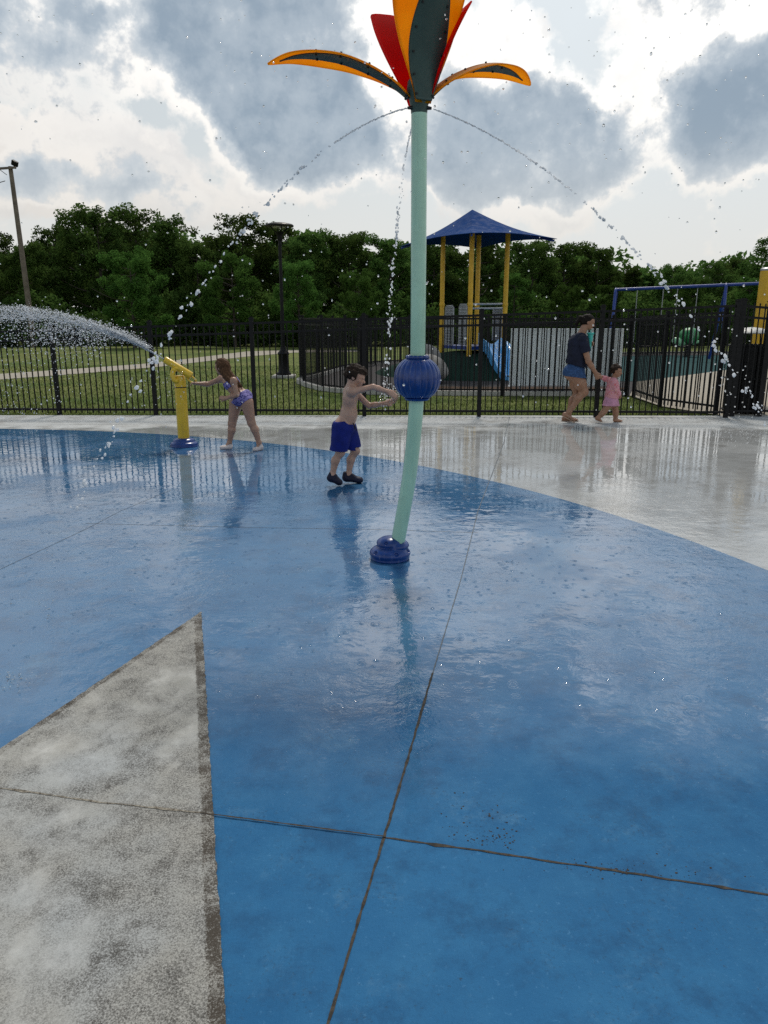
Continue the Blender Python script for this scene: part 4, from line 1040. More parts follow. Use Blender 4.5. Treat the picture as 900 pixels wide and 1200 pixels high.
# --- girl at the water cannon
base = gp(284, 527); Y = base[1]
hc = J(260.3, 430.0, .02); P, marks, W, R = head(hc, (-.86, .42, -.22), (-.18, 0, .98), .20, .74)
nk, hp = J(266, 441, .02), J(282.5, 466, 0)
P += [P_cone(J(262.5, 435, .02), J(267, 443, .02), .045, .05, .02)]
up = unit(nk-hp); fwd = unit(np.array([-.80, .40, -.42])); fwd = unit(fwd-up*np.dot(fwd, up)); side = np.cross(fwd, up)      # side: her right (away from the camera)
RB = np.stack([fwd, side, up], 1)
far_s, near_s = J(259.5, 444, .13), J(273.5, 446.5, -.09)
ch = lerp(nk, hp, .27); ab = lerp(nk, hp, .62)
tors = [P_ell(ch, (.078, .122, .10), RB, .04), P_ell(ab, (.076, .102, .11), RB, .05), P_ell(hp, (.085, .115, .085), RB, .05), P_cone(far_s, near_s, .04, .04, .04), P_ell(hp-fwd*.045-side*.05-up*.015, (.068, .068, .075), RB, .04), P_ell(hp-fwd*.045+side*.05-up*.015, (.068, .068, .075), RB, .04)]
P += tors
fe, fw = J(243.8, 450.2, .10), J(231.5, 449.5, .0)
P += [P_ell(far_s, (.042, .042, .042), k=.03), P_cone(far_s, fe, .036, .029, .025), P_cone(fe, lerp(fe, fw, .35), .029, .029, .015), P_cone(lerp(fe, fw, .35), fw, .029, .020, .015)]
hand(P, fw, (-.95, -.15, .12), (.0, .25, 1.0), .115, -1, .75, .05)
ne, nw = J(277.5, 462.5, -.12), J(264.5, 466.8, -.15)
P += [P_ell(near_s, (.042, .042, .042), k=.03), P_cone(near_s, ne, .036, .029, .025), P_cone(ne, lerp(ne, nw, .4), .029, .028, .015), P_cone(lerp(ne, nw, .4), nw, .028, .020, .015)]
hand(P, nw, (-.95, 0, .12), (0, -.85, .4), .115, 1, .9, .05)
lh_, lk_, la_ = J(276.3, 472.5, .055), J(272, 496.5, .05), J(268.8, 519.5, .05)
rh_, rk_, ra_ = J(289, 471.5, -.055), J(294.6, 495.5, -.06), J(303.6, 519, -.05)
for h_, k_, a_ in ((lh_, lk_, la_), (rh_, rk_, ra_)):
    P += [P_cone(h_, k_, .083, .05, .03), P_ell(k_, (.046, .046, .05), k=.02), P_cone(k_, lerp(k_, a_, .35)-fwd*.012, .044, .047, .02), P_cone(lerp(k_, a_, .35)-fwd*.012, a_, .047, .027, .02)]
f1h, f1t = J(271.5, 525, .06), J(262.8, 526.2, .02); f2h, f2t = J(306.5, 525, -.03), J(300.5, 527.3, -.10)
for q in (f1h, f1t, f2h, f2t): q[2] = .012
foot(P, la_, f1h, f1t+(f1t-f1h)*.5, .031, False); foot(P, ra_, f2h, f2t+(f2t-f2h)*.4, .031, False)
girl = finish(P, base, marks, .0046, M['skin_tan'], 'girl with long brown hair in purple spotted swimwear gripping the yellow cannon handle')
fa, ua, sa = frame((-.86, .42, -.22), (-.18, 0, .98)); H_ = .20
hw = wob(110, .004, 5); hl = wob(34, .006, 6)
HP = [P_ell(W(-.07, 0, .12), (.46*H_, .42*H_, .41*H_), R), P_ell(W(-.30, 0, -.05), (.26*H_, .36*H_, .34*H_), R, .03), P_ell(W(-.05, -.30, -.10), (.20*H_, .10*H_, .30*H_), R, .03)]
for (ax_, ay_, bx_, by_, dy, r0, r1) in ((262, 436, 272, 449, -.09, .052, .034), (264, 436, 277, 451.5, -.07, .058, .030), (266, 437, 282, 452.5, -.05, .05, .02), (262, 437, 268.5, 446, -.11, .036, .020), (270, 446, 280, 458, -.085, .030, .010), (273, 448, 284, 456, -.06, .028, .008), (268, 447, 275, 457, -.11, .026, .009)):
    HP.append(P_cone(J(ax_, ay_, dy*.5), J(bx_, by_, dy), r0, r1, .02))
garment('hair', HP, base, M['hair_brown'], .0045, girl, lambda X: np.minimum((X-W(.12, 0, 0))@fa, -((X-W(0, 0, .24))@ua)), lambda X: hw(X)+hl(X))
def infl(L_, d):
    out = []
    for p in L_:
        p = dict(p)
        if p['t'] == 'c': p['ra'] += d; p['rb'] += d
        else: p['r'] = p['r']+d
        out.append(p)
    return out
bt = lerp(nk, hp, .20); bb = lerp(nk, hp, .46)
garment('swim_top', infl(tors, .007), base, M['swimwear'], .0045, girl, cuts(plane(bt, up), plane(bb, -up)))
leg2 = [P_cone(lh_, lk_, .083, .05, .03), P_cone(rh_, rk_, .083, .05, .03)]
crotch = J(281.5, 476, 0)
garment('swim_bottom', infl(tors+leg2, .007), base, M['swimwear'], .0045, girl, cuts(plane(lerp(nk, hp, .88), up+fwd*.15), lambda X: -((X-crotch)@np.array([0, 0, 1.0])-np.maximum(0, np.abs((X-crotch)@unit(np.array([1, -.3, 0])))-.03)*.75)))
for an, he, to in ((la_, f1h, f1t+(f1t-f1h)*.5), (ra_, f2h, f2t+(f2t-f2h)*.4)):
    d = unit(to-he); s = unit(np.cross(d, [0, 0, 1.0])); u_ = np.cross(s, d); L = np.linalg.norm(to-he)
    SP = [P_ell(he+d*.2*L+u_*.02, (.26*L, .034, .036), np.stack([d, s, u_], 1), .02), P_cone(he+d*.2*L+u_*.014, he+d*.80*L+u_*.012, .037, .039, .02, u_, 1.35), P_cone(he+d*.18*L+u_*.03, lerp(he+d*.1*L, an, .75), .034, .032, .02)]
    garment('shoe', SP, base, M['pale_shoe'], .0045, girl, None)

# --- woman walking right
base = gp(668, 494.5); Y = base[1]
hc = J(689.2, 377.6); P, marks, W, R = head(hc, (.93, -.10, -.34), (.33, 0, .94), .225, .68)
nk, hp = J(681, 391), J(674, 434)
P += [P_cone(J(685, 383.5), J(680.5, 393.5), .056, .062, .02)]
up = unit(nk-hp); fwd = unit(np.array([1.0, 0, -.1])); fwd = unit(fwd-up*np.dot(fwd, up)); RB = np.stack([fwd, [0, 1, 0], up], 1)
rs, ls = J(682.5, 398.5, -.165), J(681, 398, .165)
ch = J(677.5, 404); ab = J(675.5, 420)
tors = [P_ell(ch, (.118, .165, .16), RB, .05), P_ell(ab, (.112, .15, .17), RB, .06), P_ell(hp, (.135, .175, .13), RB, .05), P_cone(rs+[0, .05, 0], ls-[0, .05, 0], .055, .055, .05), P_ell(J(683.5, 407, -.07), (.07, .07, .07), k=.05), P_ell(J(683.5, 407, .07), (.07, .07, .07), k=.05), P_ell(J(667.5, 436.5, -.075), (.095, .10, .11), k=.05), P_ell(J(667.5, 436.5, .075), (.095, .10, .11), k=.05)]
P += tors
re, rw = J(689.5, 423.5, -.20), J(697.8, 437, -.16)
P += [P_ell(rs, (.06, .06, .06), k=.03), P_cone(rs, re, .054, .042, .03), P_cone(re, lerp(re, rw, .35), .042, .041, .02), P_cone(lerp(re, rw, .35), rw, .041, .028, .02)]
hand(P, rw, (.50, .1, -.85), (-.2, -.9, .1), .165, 1, .75, .05)
le, lw = J(683.5, 417, .20), J(689, 405.8, .06)
P += [P_ell(ls, (.06, .06, .06), k=.03), P_cone(ls, le, .052, .041, .03), P_cone(le, lerp(le, lw, .35), .041, .039, .02), P_cone(lerp(le, lw, .35), lw, .039, .027, .02)]
hand(P, lw, (.55, -.55, .55), (.4, .8, .1), .165, -1, .8, .05)
rh, rk, ra = J(675.5, 440, -.085), J(684.6, 459.5, -.085), J(666.8, 483, -.09)
lh, lk, la = J(673.5, 440, .085), J(676.5, 461.5, .085), J(664.2, 487.5, .09)
for h_, k_, a_ in ((rh, rk, ra), (lh, lk, la)):
    back = unit(np.array([-1, 0, .45]))*.022
    P += [P_cone(h_, lerp(h_, k_, .5), .108, .090, .04), P_cone(lerp(h_, k_, .5), k_, .090, .060, .04), P_ell(k_+fwd*.004, (.056, .054, .062), k=.03), P_cone(k_, lerp(k_, a_, .33)+back, .054, .060, .03), P_cone(lerp(k_, a_, .33)+back, lerp(k_, a_, .75), .060, .038, .03), P_cone(lerp(k_, a_, .75), a_, .040, .035, .02)]
rheel, rtoe = J(658.8, 486, -.09), J(673.5, 494.3, -.09); rtoe[2] = .018
lheel, ltoe = J(658.3, 493, .09), J(677.5, 494, .08); lheel[2] = .02; ltoe[2] = .018
foot(P, ra, rheel, rtoe, .045); foot(P, la, lheel, ltoe, .045)
woman = finish(P, base, marks, .0062, M['skin_brown'], 'woman in a navy t-shirt and denim shorts walking hand in hand with a toddler')
fa, ua, sa = frame((.93, -.10, -.34), (.33, 0, .94)); H_ = .225; hw = wob(80, .003, 9)
HP = [P_ell(W(-.06, 0, .12), (.465*H_, .385*H_, .415*H_), R), P_ell(W(-.28, 0, .0), (.23*H_, .31*H_, .32*H_), R, .03), P_ell(W(-.58, 0, .08), (.16*H_, .17*H_, .17*H_), R, .02), P_cone(W(-.60, 0, .05), W(-.70, 0, -.32), .13*H_, .075*H_, .03), P_cone(W(-.66, 0, -.2), W(-.62, 0, -.6), .09*H_, .03*H_, .03)]
garment('hair', HP, base, M['hair_black'], .0055, woman, lambda X: np.minimum(np.minimum((X-W(.0, 0, 0))@fa-.9*((X-W(0, 0, .0))@ua)*.6, (X-W(-.02, 0, 0))@fa), -((X-W(0, 0, .30))@ua)), hw)
cw = wob(20, .011, 12); cw2 = wob(52, .005, 13)
TS = infl(tors[:2], .032)+[P_cone(rs+[0, .05, 0], ls-[0, .05, 0], .075, .075, .05), P_cone(lerp(nk, hp, .35), lerp(nk, hp, .98)+fwd*.03, .165, .185, .05, fwd, 1.18), P_ell(rs, (.076, .07, .076), k=.03), P_ell(ls, (.076, .07, .076), k=.03), P_ell(J(684.5, 408, -.06), (.085, .10, .09), k=.05), P_ell(J(684.5, 408, .06), (.085, .10, .09), k=.05)]
hem = J(674, 428.3); au = unit(re-rs); al = unit(le-ls)
slv = lambda X: np.where(np.abs(X[..., 1]-Y) > .135, np.where(X[..., 1] < Y, (X-lerp(rs, re, .56))@au, (X-lerp(ls, le, .56))@al), -1.0)
nkc = lambda X: np.minimum((X-J(681, 391.5))@unit(np.array([-.25, 0, 1.0])), .10-np.linalg.norm((X-J(682, 389))*[1, .85, 1], axis=-1)) 
shirt = garment('t_shirt', TS, base, M['navy_tee'], .0062, woman, cuts(plane(hem, np.array([-.22, 0, -1.0])), lambda X: .085-np.linalg.norm((X-J(684, 387)), axis=-1)), lambda X: cw(X)+cw2(X))
for a_, b_, au_ in ((rs, re, au), (ls, le, al)):
    garment('sleeve', [P_cone(a_-au_*.01, lerp(a_, b_, .75), .076, .074, .03)], base, M['navy_tee'], .006, shirt, plane(lerp(a_, b_, .58), au_), lambda X: cw(X)*.6+cw2(X))
sw_ = wob(30, .004, 15)
SHP = infl(tors[2:3]+tors[6:8], .010)+[P_cone(rh, lerp(rh, rk, .5), .132, .124, .03), P_cone(lh, lerp(lh, lk, .5), .130, .122, .03)]
garment('denim_shorts', SHP, base, M['denim'], .006, woman, cuts(plane(J(674, 423), up), lambda X: -((X-J(675, 441.5))@unit(np.array([.10, 0, 1.0])))), sw_)
for (he, to, an) in ((rheel, rtoe, ra), (lheel, ltoe, la)):
    d = unit(to-he); s = unit(np.cross(d, [0, 0, 1.0])); u_ = np.cross(s, d); L = np.linalg.norm(to-he); m = MB()
    out = []
    for k in range(20):
        a = k/20*2*math.pi; wv_ = .046 if math.cos(a) > 0 else .038; out.append(he+d*(.5+.53*math.cos(a))*L+s*wv_*math.sin(a)-base)
    nb = len(out); top = [q-u_*.004 for q in out]; bot = [q-u_*.020 for q in out]
    m.add(bot+top, [tuple(range(nb-1, -1, -1)), tuple(range(nb, 2*nb))]+[(i, (i+1) % nb, nb+(i+1) % nb, nb+i) for i in range(nb)])
    for tt, hh in ((.68, .040), (.45, .058)):
        m.tube([he+d*tt*L+s*.045*math.cos(a)+u_*(hh*math.sin(a))-base for a in np.linspace(0, math.pi, 12)], .0075, 6)
    m.build('sandal', M['sandal'], woman)
# tumbler in her far hand
cpos = J(691.3, 403.5, -.005); cpos_b = J(690.6, 411.5, -.005)
tb = empty('tumbler', cpos_b, 'teal tumbler with a lid and straw held up in front of the woman', 'tumbler'); zt = J(691, 391.5)[2]-cpos_b[2]
m = MB(); m.lathe([(.020, 0), (.024, .01), (.028, zt*.4), (.038, zt*.6), (.041, zt-.004)], (0, 0, 0), 22); m.build('cup', M['teal'], tb, True)
m = MB(); m.lathe([(.049, zt-.006), (.056, zt), (.056, zt+.018), (.045, zt+.024), (.01, zt+.026)], (0, 0, 0), 22); m.build('lid', M['teal'], tb, True)
m = MB(); m.tube([(.0, 0, zt+.02), (.006, 0, zt+.075)], .006, 8); m.build('straw', M['teal'], tb, True)
wrist_r = rw

# --- toddler in pink
base = gp(715.5, 495.2); Y = base[1]
hc = J(722.6, 434.8); P, marks, W, R = head(hc, (.90, -.30, -.22), (.20, 0, .97), .185, .80)
nk, hp = J(719.3, 442.5), J(716, 470)
P += [P_cone(J(721, 439.5), J(719, 444), .04, .045, .02)]
up = unit(nk-hp); fwd = unit(np.array([1.0, 0, 0])); fwd = unit(fwd-up*np.dot(fwd, up)); RB = np.stack([fwd, [0, 1, 0], up], 1)
rs, ls = J(719.6, 446.8, -.10), J(717.2, 446.3, .10)
ch = J(718.6, 450.5); ab = J(718, 461)
tors = [P_ell(ch, (.078, .105, .085), RB, .04), P_ell(ab+fwd*.012, (.088, .102, .10), RB, .05), P_ell(hp, (.085, .105, .08), RB, .05), P_cone(rs+[0, .03, 0], ls-[0, .03, 0], .038, .038, .04)]
P += tors
le, lw = J(709.5, 443.8, .06), J(703.8, 441.6, -.06)
lw = lw; P += [P_ell(ls, (.036, .036, .036), k=.03), P_cone(ls, le, .035, .030, .025), P_cone(le, lw, .030, .020, .015)]
hand(P, lw, (-.9, -.2, .22), (.1, -.8, .6), .09, -1, .7, .052)
re, rw = J(722.5, 457, -.12), J(725.8, 463, -.08)
P += [P_ell(rs, (.036, .036, .036), k=.03), P_cone(rs, re, .034, .029, .025), P_cone(re, rw, .029, .020, .015)]
hand(P, rw, (.5, .2, -.8), (.2, -.9, 0), .085, 1, .5, .052)
rh, rk, ra = J(713.8, 473, -.045), J(707.8, 482.5, -.05), J(700.8, 490, -.055)
lh, lk, la = J(719.3, 473, .05), J(721.6, 482.5, .05), J(721.2, 491.2, .05)
for h_, k_, a_ in ((rh, rk, ra), (lh, lk, la)):
    P += [P_cone(h_, k_, .066, .045, .03), P_cone(k_, lerp(k_, a_, .4), .043, .041, .02), P_cone(lerp(k_, a_, .4), a_, .041, .028, .02)]
rheel, rtoe = J(697.5, 490.8, -.055), J(705.6, 495.4, -.05); rtoe[2] = .014
lheel, ltoe = J(718.7, 494.2, .05), J(730, 495, .04); lheel[2] = .014; ltoe[2] = .012
foot(P, ra, rheel, rtoe, .029); foot(P, la, lheel, ltoe, .029)
tod = finish(P, base, marks, .0046, M['skin_brown'], 'barefoot toddler in a pink patterned top walking hand in hand with the woman')
fa, ua, sa = frame((.90, -.30, -.22), (.20, 0, .97)); H_ = .185; hw = wob(70, .004, 19)
garment('hair', [P_ell(W(-.06, 0, .13), (.465*H_, .44*H_, .405*H_), R), P_ell(W(-.30, 0, .02), (.22*H_, .34*H_, .30*H_), R, .03), P_ell(W(-.28, 0, .42), (.20*H_, .20*H_, .15*H_), R, .03)], base, M['hair_dark'], .0045, tod, lambda X: np.maximum(np.minimum((X-W(.06, 0, 0))@fa, -((X-W(0, 0, .25))@ua)), -((X-W(0, 0, -.26))@ua)), hw)
cw = wob(30, .004, 21)
garment('top', infl(tors, .011)+[P_cone(ls, le, .048, .042, .03), P_cone(le, lerp(le, lw, .82), .042, .034, .02), P_cone(rs, re, .047, .042, .03), P_cone(re, lerp(re, rw, .75), .042, .036, .02), P_cone(lerp(nk, hp, .4), lerp(nk, hp, .95), .105, .118, .03, fwd, 1.15)], base, M['pink_top'], .0046, tod, cuts(lambda X: -((X-J(716, 466))@unit(np.array([.08, 0, 1]))), lambda X: .052-np.linalg.norm(X-J(720.8, 440.2), axis=-1), plane(lerp(le, lw, .78), lw-le) if False else (lambda X: np.where(X[..., 0] < le[0], (X-lerp(le, lw, .80))@unit(lw-le), -1.0))), cw)
garment('shorts', [P_cone(hp+up*.03, hp-up*.02, .115, .125, .03, fwd, 1.12), P_cone(rh, lerp(rh, rk, .45), .085, .082, .03), P_cone(lh, lerp(lh, lk, .45), .085, .082, .03)], base, M['lilac'], .0046, tod, cuts(lambda X: (X-J(716, 464.5))@unit(np.array([.08, 0, 1])), lambda X: -((X-J(716, 475.3))@unit(np.array([.05, 0, 1])))), wob(45, .004, 22))
# ------------------------------------------------------------------ trees
def leafmat(name, c1, c2, c3):
    t = mat(name)
    oi = t.new('ShaderNodeObjectInfo').outputs['Random']
    n = t.noise(t.pos, .8, 4, .6); n2 = t.noise(t.pos, 6, 3)
    c = t.mix(t.smooth(n, .32, .68), c1, c2); c = t.mix(t.smooth(n2, .45, .75, 0, .8), c, c3)
    hs = t.new('ShaderNodeHueSaturation', {'Hue': t.math('ADD', .485, t.math('MULTIPLY', oi, .03)), 'Saturation': 1.0, 'Value': t.math('ADD', .60, t.math('MULTIPLY', oi, .85)), 'Color': c})
    c = hs.outputs[0]
    df = t.new('ShaderNodeBsdfDiffuse', {'Color': c}); tr = t.new('ShaderNodeBsdfTranslucent', {'Color': c})
    mx = t.new('ShaderNodeMixShader', {0: .42}); t.l.new(df.outputs[0], mx.inputs[1]); t.l.new(tr.outputs[0], mx.inputs[2])
    t.l.new(mx.outputs[0], t.o.inputs['Surface']); return t.m
M['leaf'] = leafmat('broadleaf_foliage', (.036, .074, .017), (.080, .138, .032), (.13, .19, .05))
M['leaf_light'] = leafmat('light_shrub_foliage', (.040, .085, .018), (.070, .135, .028), (.10, .17, .04))
M['bark'] = paint('tree_bark', (.06, .048, .038), .9, .3, 6, .5, 20)
def leaves(cent, size, g, up_bias=.35):
    """one bent leaf-cluster quad per centre"""
    n = len(cent); s = size*g.uniform(.6, 1.4, n)
    d = g.normal(size=(n, 3)); d /= np.linalg.norm(d, axis=1)[:, None]
    nn = g.normal(size=(n, 3)); nn[:, 2] = np.abs(nn[:, 2])+up_bias; a = np.cross(nn, d); a /= np.linalg.norm(a, axis=1)[:, None]+1e-9
    b = np.cross(nn, a); b /= np.linalg.norm(b, axis=1)[:, None]+1e-9; nn /= np.linalg.norm(nn, axis=1)[:, None]
    k = .55
    V = np.stack([cent-a*s[:, None], cent-b*(s*k)[:, None]+nn*(s*.15)[:, None], cent+a*s[:, None]-nn*(s*.15)[:, None], cent+b*(s*k)[:, None]+nn*(s*.15)[:, None]], 1).reshape(-1, 3)
    return V, np.arange(4*n).reshape(n, 4)
def tree_proto(seed, h=10.0, crown_w=6.0, low=.12, nleaf=17000, kind='round', lsize=.12):
    g = np.random.default_rng(seed); r = random.Random(seed)
    limbs = MB(); tips = []
    lean = np.array([r.uniform(-.3, .3), r.uniform(-.3, .3), 0])
    tr = spline([(0, 0, -.1), lean*.3+[0, 0, h*.3], lean*.7+[0, 0, h*.6], lean+[0, 0, h*.93]], 5)
    limbs.tube(tr, np.linspace(.030*h*.7, .02, len(tr)), 10)
    nb = 26 if kind == 'round' else 34
    for i in range(nb):
        f = low+.08+(.86-low)*(i+r.random())/nb; p = tr[min(len(tr)-1, int(f/.93*(len(tr)-1)))]
        a = i*2.399+r.uniform(-.4, .4)
        if kind == 'round': ext = crown_w/2*math.sqrt(max(.05, 1-((f-.50)/.54)**2))*r.uniform(.55, 1.12)
        elif kind == 'conic': ext = crown_w/2*(1.06-f)**.8*r.uniform(.6, 1.15)
        else: ext = crown_w/2*(.35+.65*math.sin(math.pi*min(1, f*1.02))**.7)*r.uniform(.45, 1.2)
        rise = (.25 if kind == 'conic' else .55)*ext*r.uniform(.4, 1.1)
        e = p+np.array([math.cos(a)*ext, math.sin(a)*ext, rise]); e[2] = min(e[2], h*r.uniform(.90, 1.0))
        m = (p+e)/2+np.array([0, 0, -.08*ext]); q = spline([p, m, e], 4); limbs.tube(q, np.linspace(.03+.012*ext, .012, len(q)), 6)
        for k in range(r.randint(3, 5)):
            u = .45+.55*(k+1)/5; c = p+(e-p)*u+np.array([r.gauss(0, .28), r.gauss(0, .28), r.gauss(.1, .22)])*max(1, ext*.35); tips.append((c, r.uniform(.45, .95)*(.55+.14*ext)))
    for k in range(6): tips.append((tr[-1]+np.array([r.gauss(0, .35), r.gauss(0, .35), r.uniform(-.6, .35)]), r.uniform(.3, .6)))
    wts = np.array([t_[1]**2 for t_ in tips]); wts /= wts.sum(); ci = g.choice(len(tips), nleaf, p=wts)
    C = np.array([t_[0] for t_ in tips])[ci]; Rr = np.array([t_[1] for t_ in tips])[ci]
    d = g.normal(size=(nleaf, 3)); d /= np.linalg.norm(d, axis=1)[:, None]
    C = C+d*(Rr*g.random(nleaf)**.45)[:, None]*[1, 1, .8]; C = C[C[:, 2] > .15]
    V, Q = leaves(C, lsize, g)
    return limbs, V, Q
protos = []
for sd, kw in ((1, dict(kind='round', crown_w=7.0)), (2, dict(kind='round', crown_w=6.0, low=.08)), (3, dict(kind='loose', crown_w=6.2, nleaf=12500)), (4, dict(kind='conic', crown_w=5.4, low=.06)), (5, dict(kind='round', crown_w=8.0, low=.05, nleaf=20000)), (6, dict(kind='loose', crown_w=5.2, nleaf=10000))):
    limbs, V, Q = tree_proto(sd, **kw)
    tm = bpy.data.meshes.new('trunk'); tm.from_pydata(limbs.v, [], limbs.f); tm.materials.append(M['bark']); tm.update()
    o = mesh_np('crown', V, Q, M['leaf']); cm = o.data; bpy.data.objects.remove(o); cl_ = cm.copy(); cl_.materials.clear(); cl_.materials.append(M['leaf_light']); protos.append((tm, cm, cl_))
def tree(px, top, Y, pi, wscale, label, rot=None, group='trees along the far edge of the field', name='tree'):
    p = at(px, 404, Y); h = at(px, top, Y)[2]+.035
    root = empty(name, (p[0], Y, -.035), label, 'tree', group); sc = h/10.0
    root.scale = (sc*wscale, sc*wscale, sc); root.rotation_euler = (0, 0, rnd.uniform(0, 6.28) if rot is None else rot)
    tm, cm, cl_ = protos[pi]; cm = cl_ if Y < 46 else cm
    for nm, me in (('trunk', tm), ('crown', cm)):
        c = bpy.data.objects.new(nm, me); link(c); c.parent = root
    return root
TL = [  # px, top py, depth, prototype, width, label
 (-30, 258, 54, 0, 1.0, 'round topped tree cut by the left edge, left of the utility pole'),
 (8, 266, 50, 2, .9, 'open topped tree directly behind the top half of the leaning utility pole'),
 (40, 285, 47, 1, .95, 'low bushy tree just right of the leaning utility pole'),
 (74, 259, 55, 5, .95, 'thin spiky topped tree second to the right of the utility pole'),
 (124, 240, 52, 0, 1.0, 'tallest rounded tree at the left, above the highest arch of the cannon spray'),
 (168, 241, 56, 2, 1.0, 'tall loose crowned tree right of the tallest rounded tree at the left'),
 (158, 292, 43, 4, .95, 'broad lighter green tree in front of the tall trees, above the cannon spray'),
 (208, 250, 52, 3, 1.1, 'dark pointed tree above the muzzle of the yellow cannon'),
 (236, 280, 50, 1, .9, 'lower tree in the dip of the treeline left of the water arc'),
 (289, 246, 54, 2, 1.0, 'tall airy tree with sky showing through it, just left of the lamp head'),
 (334, 256, 57, 5, 1.05, 'airy tree right behind the lamp head'),
 (276, 298, 44, 4, .9, 'broad leafy tree crossed by the left water arc, in front of the airy trees'),
 (365, 269, 50, 1, 1.0, 'rounded tree right of the lamp post, above the enclosure corner'),
 (352, 305, 43, 0, .85, 'lighter leafy tree in front of and right of the lamp pole'),
 (412, 271, 52, 0, 1.0, 'rounded tree above the head of the boy'),
 (455, 277, 50, 1, 1.0, 'rounded tree behind the water strand left of the stem'),
 (420, 318, 42, 4, .8, 'low dark broad tree straight above the boy, in front of the taller ones'),
 (505, 283, 54, 0, 1.0, 'tree behind the left yellow post of the play tower'),
 (560, 284, 52, 4, 1.0, 'broad tree framed between the yellow posts of the play tower'),
 (622, 280, 55, 0, .95, 'dark round tree just right of the tip of the blue roof'),
 (658, 279, 57, 5, 1.0, 'loose topped tree second right of the blue roof'),
 (600, 318, 44, 1, .9, 'bushy green tree right of the right yellow tower post'),
 (692, 288, 55, 1, .95, 'rounded tree above the walking woman'),
 (662, 334, 41, 4, .75, 'low bright green tree behind the pale grey panel and the woman'),
 (738, 311, 54, 3, 1.1, 'dark pointed tree above the left end of the swing bar'),
 (715, 330, 44, 1, .8, 'low leafy tree behind the left leg of the swing set'),
 (781, 306, 56, 5, .95, 'spiky tree above the middle of the swing bar'),
 (828, 303, 55, 2, .9, 'loose tree above the right part of the swing bar'),
 (806, 326, 45, 0, .8, 'low round tree behind the hanging swing chains'),
 (852, 298, 58, 5, .9, 'slim spiky tree between the swing arch and the yellow post'),
 (893, 272, 52, 2, .9, 'tall tree at the right edge above the yellow post'),
 (872, 324, 44, 1, .85, 'low bushy tree left of the yellow post at the right edge'),
 (940, 290, 48, 0, 1.0, 'tree cut by the right edge, behind the yellow post'),
]
for a in TL: tree(*a)
# continuous dark woodland behind the named trees, and undergrowth along its foot
g = np.random.default_rng(77); C = []
for x0 in np.arange(-62, 62, 1.1):
    px_ = 450+F*x0/60
    top = np.interp(px_, [-200, 0, 60, 120, 200, 240, 300, 420, 520, 620, 690, 740, 830, 900, 1100], [292, 292, 290, 268, 268, 296, 280, 292, 296, 298, 302, 322, 318, 302, 300])
    ht = at(450, top, 60)[2]
    for k in range(9):
        c = np.array([x0+g.normal(0, .5), 60+g.uniform(-1.5, 5), ht*(1-.93*(k/8)**1.0)-.6+g.normal(0, .25)]); rr = g.uniform(.9, 1.6)
        d = g.normal(size=(190, 3)); d /= np.linalg.norm(d, axis=1)[:, None]; C.append(c+d*(rr*g.random(190)**.4)[:, None])
C = np.concatenate(C); C = C[C[:, 2] > -.05]; V, Q = leaves(C, .24, g)
tag(mesh_np('woodland', V, Q, M['leaf']), 'dense dark woodland closing the view behind the separate trees', 'woodland', kind='stuff')
C = []
for x0 in np.arange(-48, 48, .55):
    Yb = 46+1.5*math.sin(x0*.35)+g.normal(0, .6); hh = 2.3+.7*math.sin(x0*.9+1)+g.normal(0, .35)
    if x0 > 2: Yb += 1.0
    for k in range(4):
        c = np.array([x0+g.normal(0, .3), Yb+g.normal(0, .5)+k*.3, .2+hh*(k+.4)/4.3]); rr = g.uniform(.5, .9)
        d = g.normal(size=(170, 3)); d /= np.linalg.norm(d, axis=1)[:, None]; C.append(c+d*(rr*g.random(170)**.4)[:, None])
C = np.concatenate(C); C = C[C[:, 2] > -.06]; V, Q = leaves(C, .125, g)
tag(mesh_np('undergrowth', V, Q, M['leaf']), 'dark leafy undergrowth along the foot of the trees', 'undergrowth', kind='stuff')

# ------------------------------------------------------------------ grass blades near the fence
t = mat('grass_blades')
c = t.mix(t.smooth(t.noise(t.pos, 2.2, 5), .35, .65), (.075, .110, .022), (.15, .185, .050)); df = t.new('ShaderNodeBsdfDiffuse', {'Color': c}); tr = t.new('ShaderNodeBsdfTranslucent', {'Color': c})
mx = t.new('ShaderNodeMixShader', {0: .4}); t.l.new(df.outputs[0], mx.inputs[1]); t.l.new(tr.outputs[0], mx.inputs[2]); t.l.new(mx.outputs[0], t.o.inputs['Surface'])
M['blade'] = t.m
n = 60000; g = np.random.default_rng(5)
yy = FY+.05+(g.random(n)**2.0)*14; xx = g.uniform(-1, 1, n)*(.56*yy+.6); 
from mathutils.geometry import intersect_point_tri_2d
def inside(poly, x, y):
    r = np.zeros(len(x), bool); P_ = np.array(poly)
    for (x1, y1), (x2, y2) in zip(P_, np.roll(P_, -1, 0)):
        c_ = ((y1 > y) != (y2 > y)); r ^= c_ & (x < (x2-x1)*(y-y1)/(y2-y1+1e-12)+x1)
    return r
pathP = [gp(*q)[:2] for q in [(-200, 466), (0, 443.5), (90, 437), (180, 429.5), (290, 417), (345, 412.5), (420, 411.5), (420, 409.3), (340, 409.6), (290, 411), (180, 424.5), (90, 431), (0, 437), (-200, 455)]]
entP = [gp(*q)[:2] for q in [(738, 463), (775, 475.5), (848, 487), (1100, 487), (1100, 430), (850, 433.5), (746, 447)]]
keep = ~(inside(EP, xx, yy) | inside(pathP, xx, yy) | inside(entP, xx, yy)); xx, yy = xx[keep], yy[keep]; n = len(xx)
hh = g.uniform(.025, .062, n); ww = g.uniform(.004, .010, n)*(1+(yy-FY)*.06); an = g.uniform(0, 6.28, n); lx = g.normal(0, .02, n); ly = g.normal(0, .02, n)
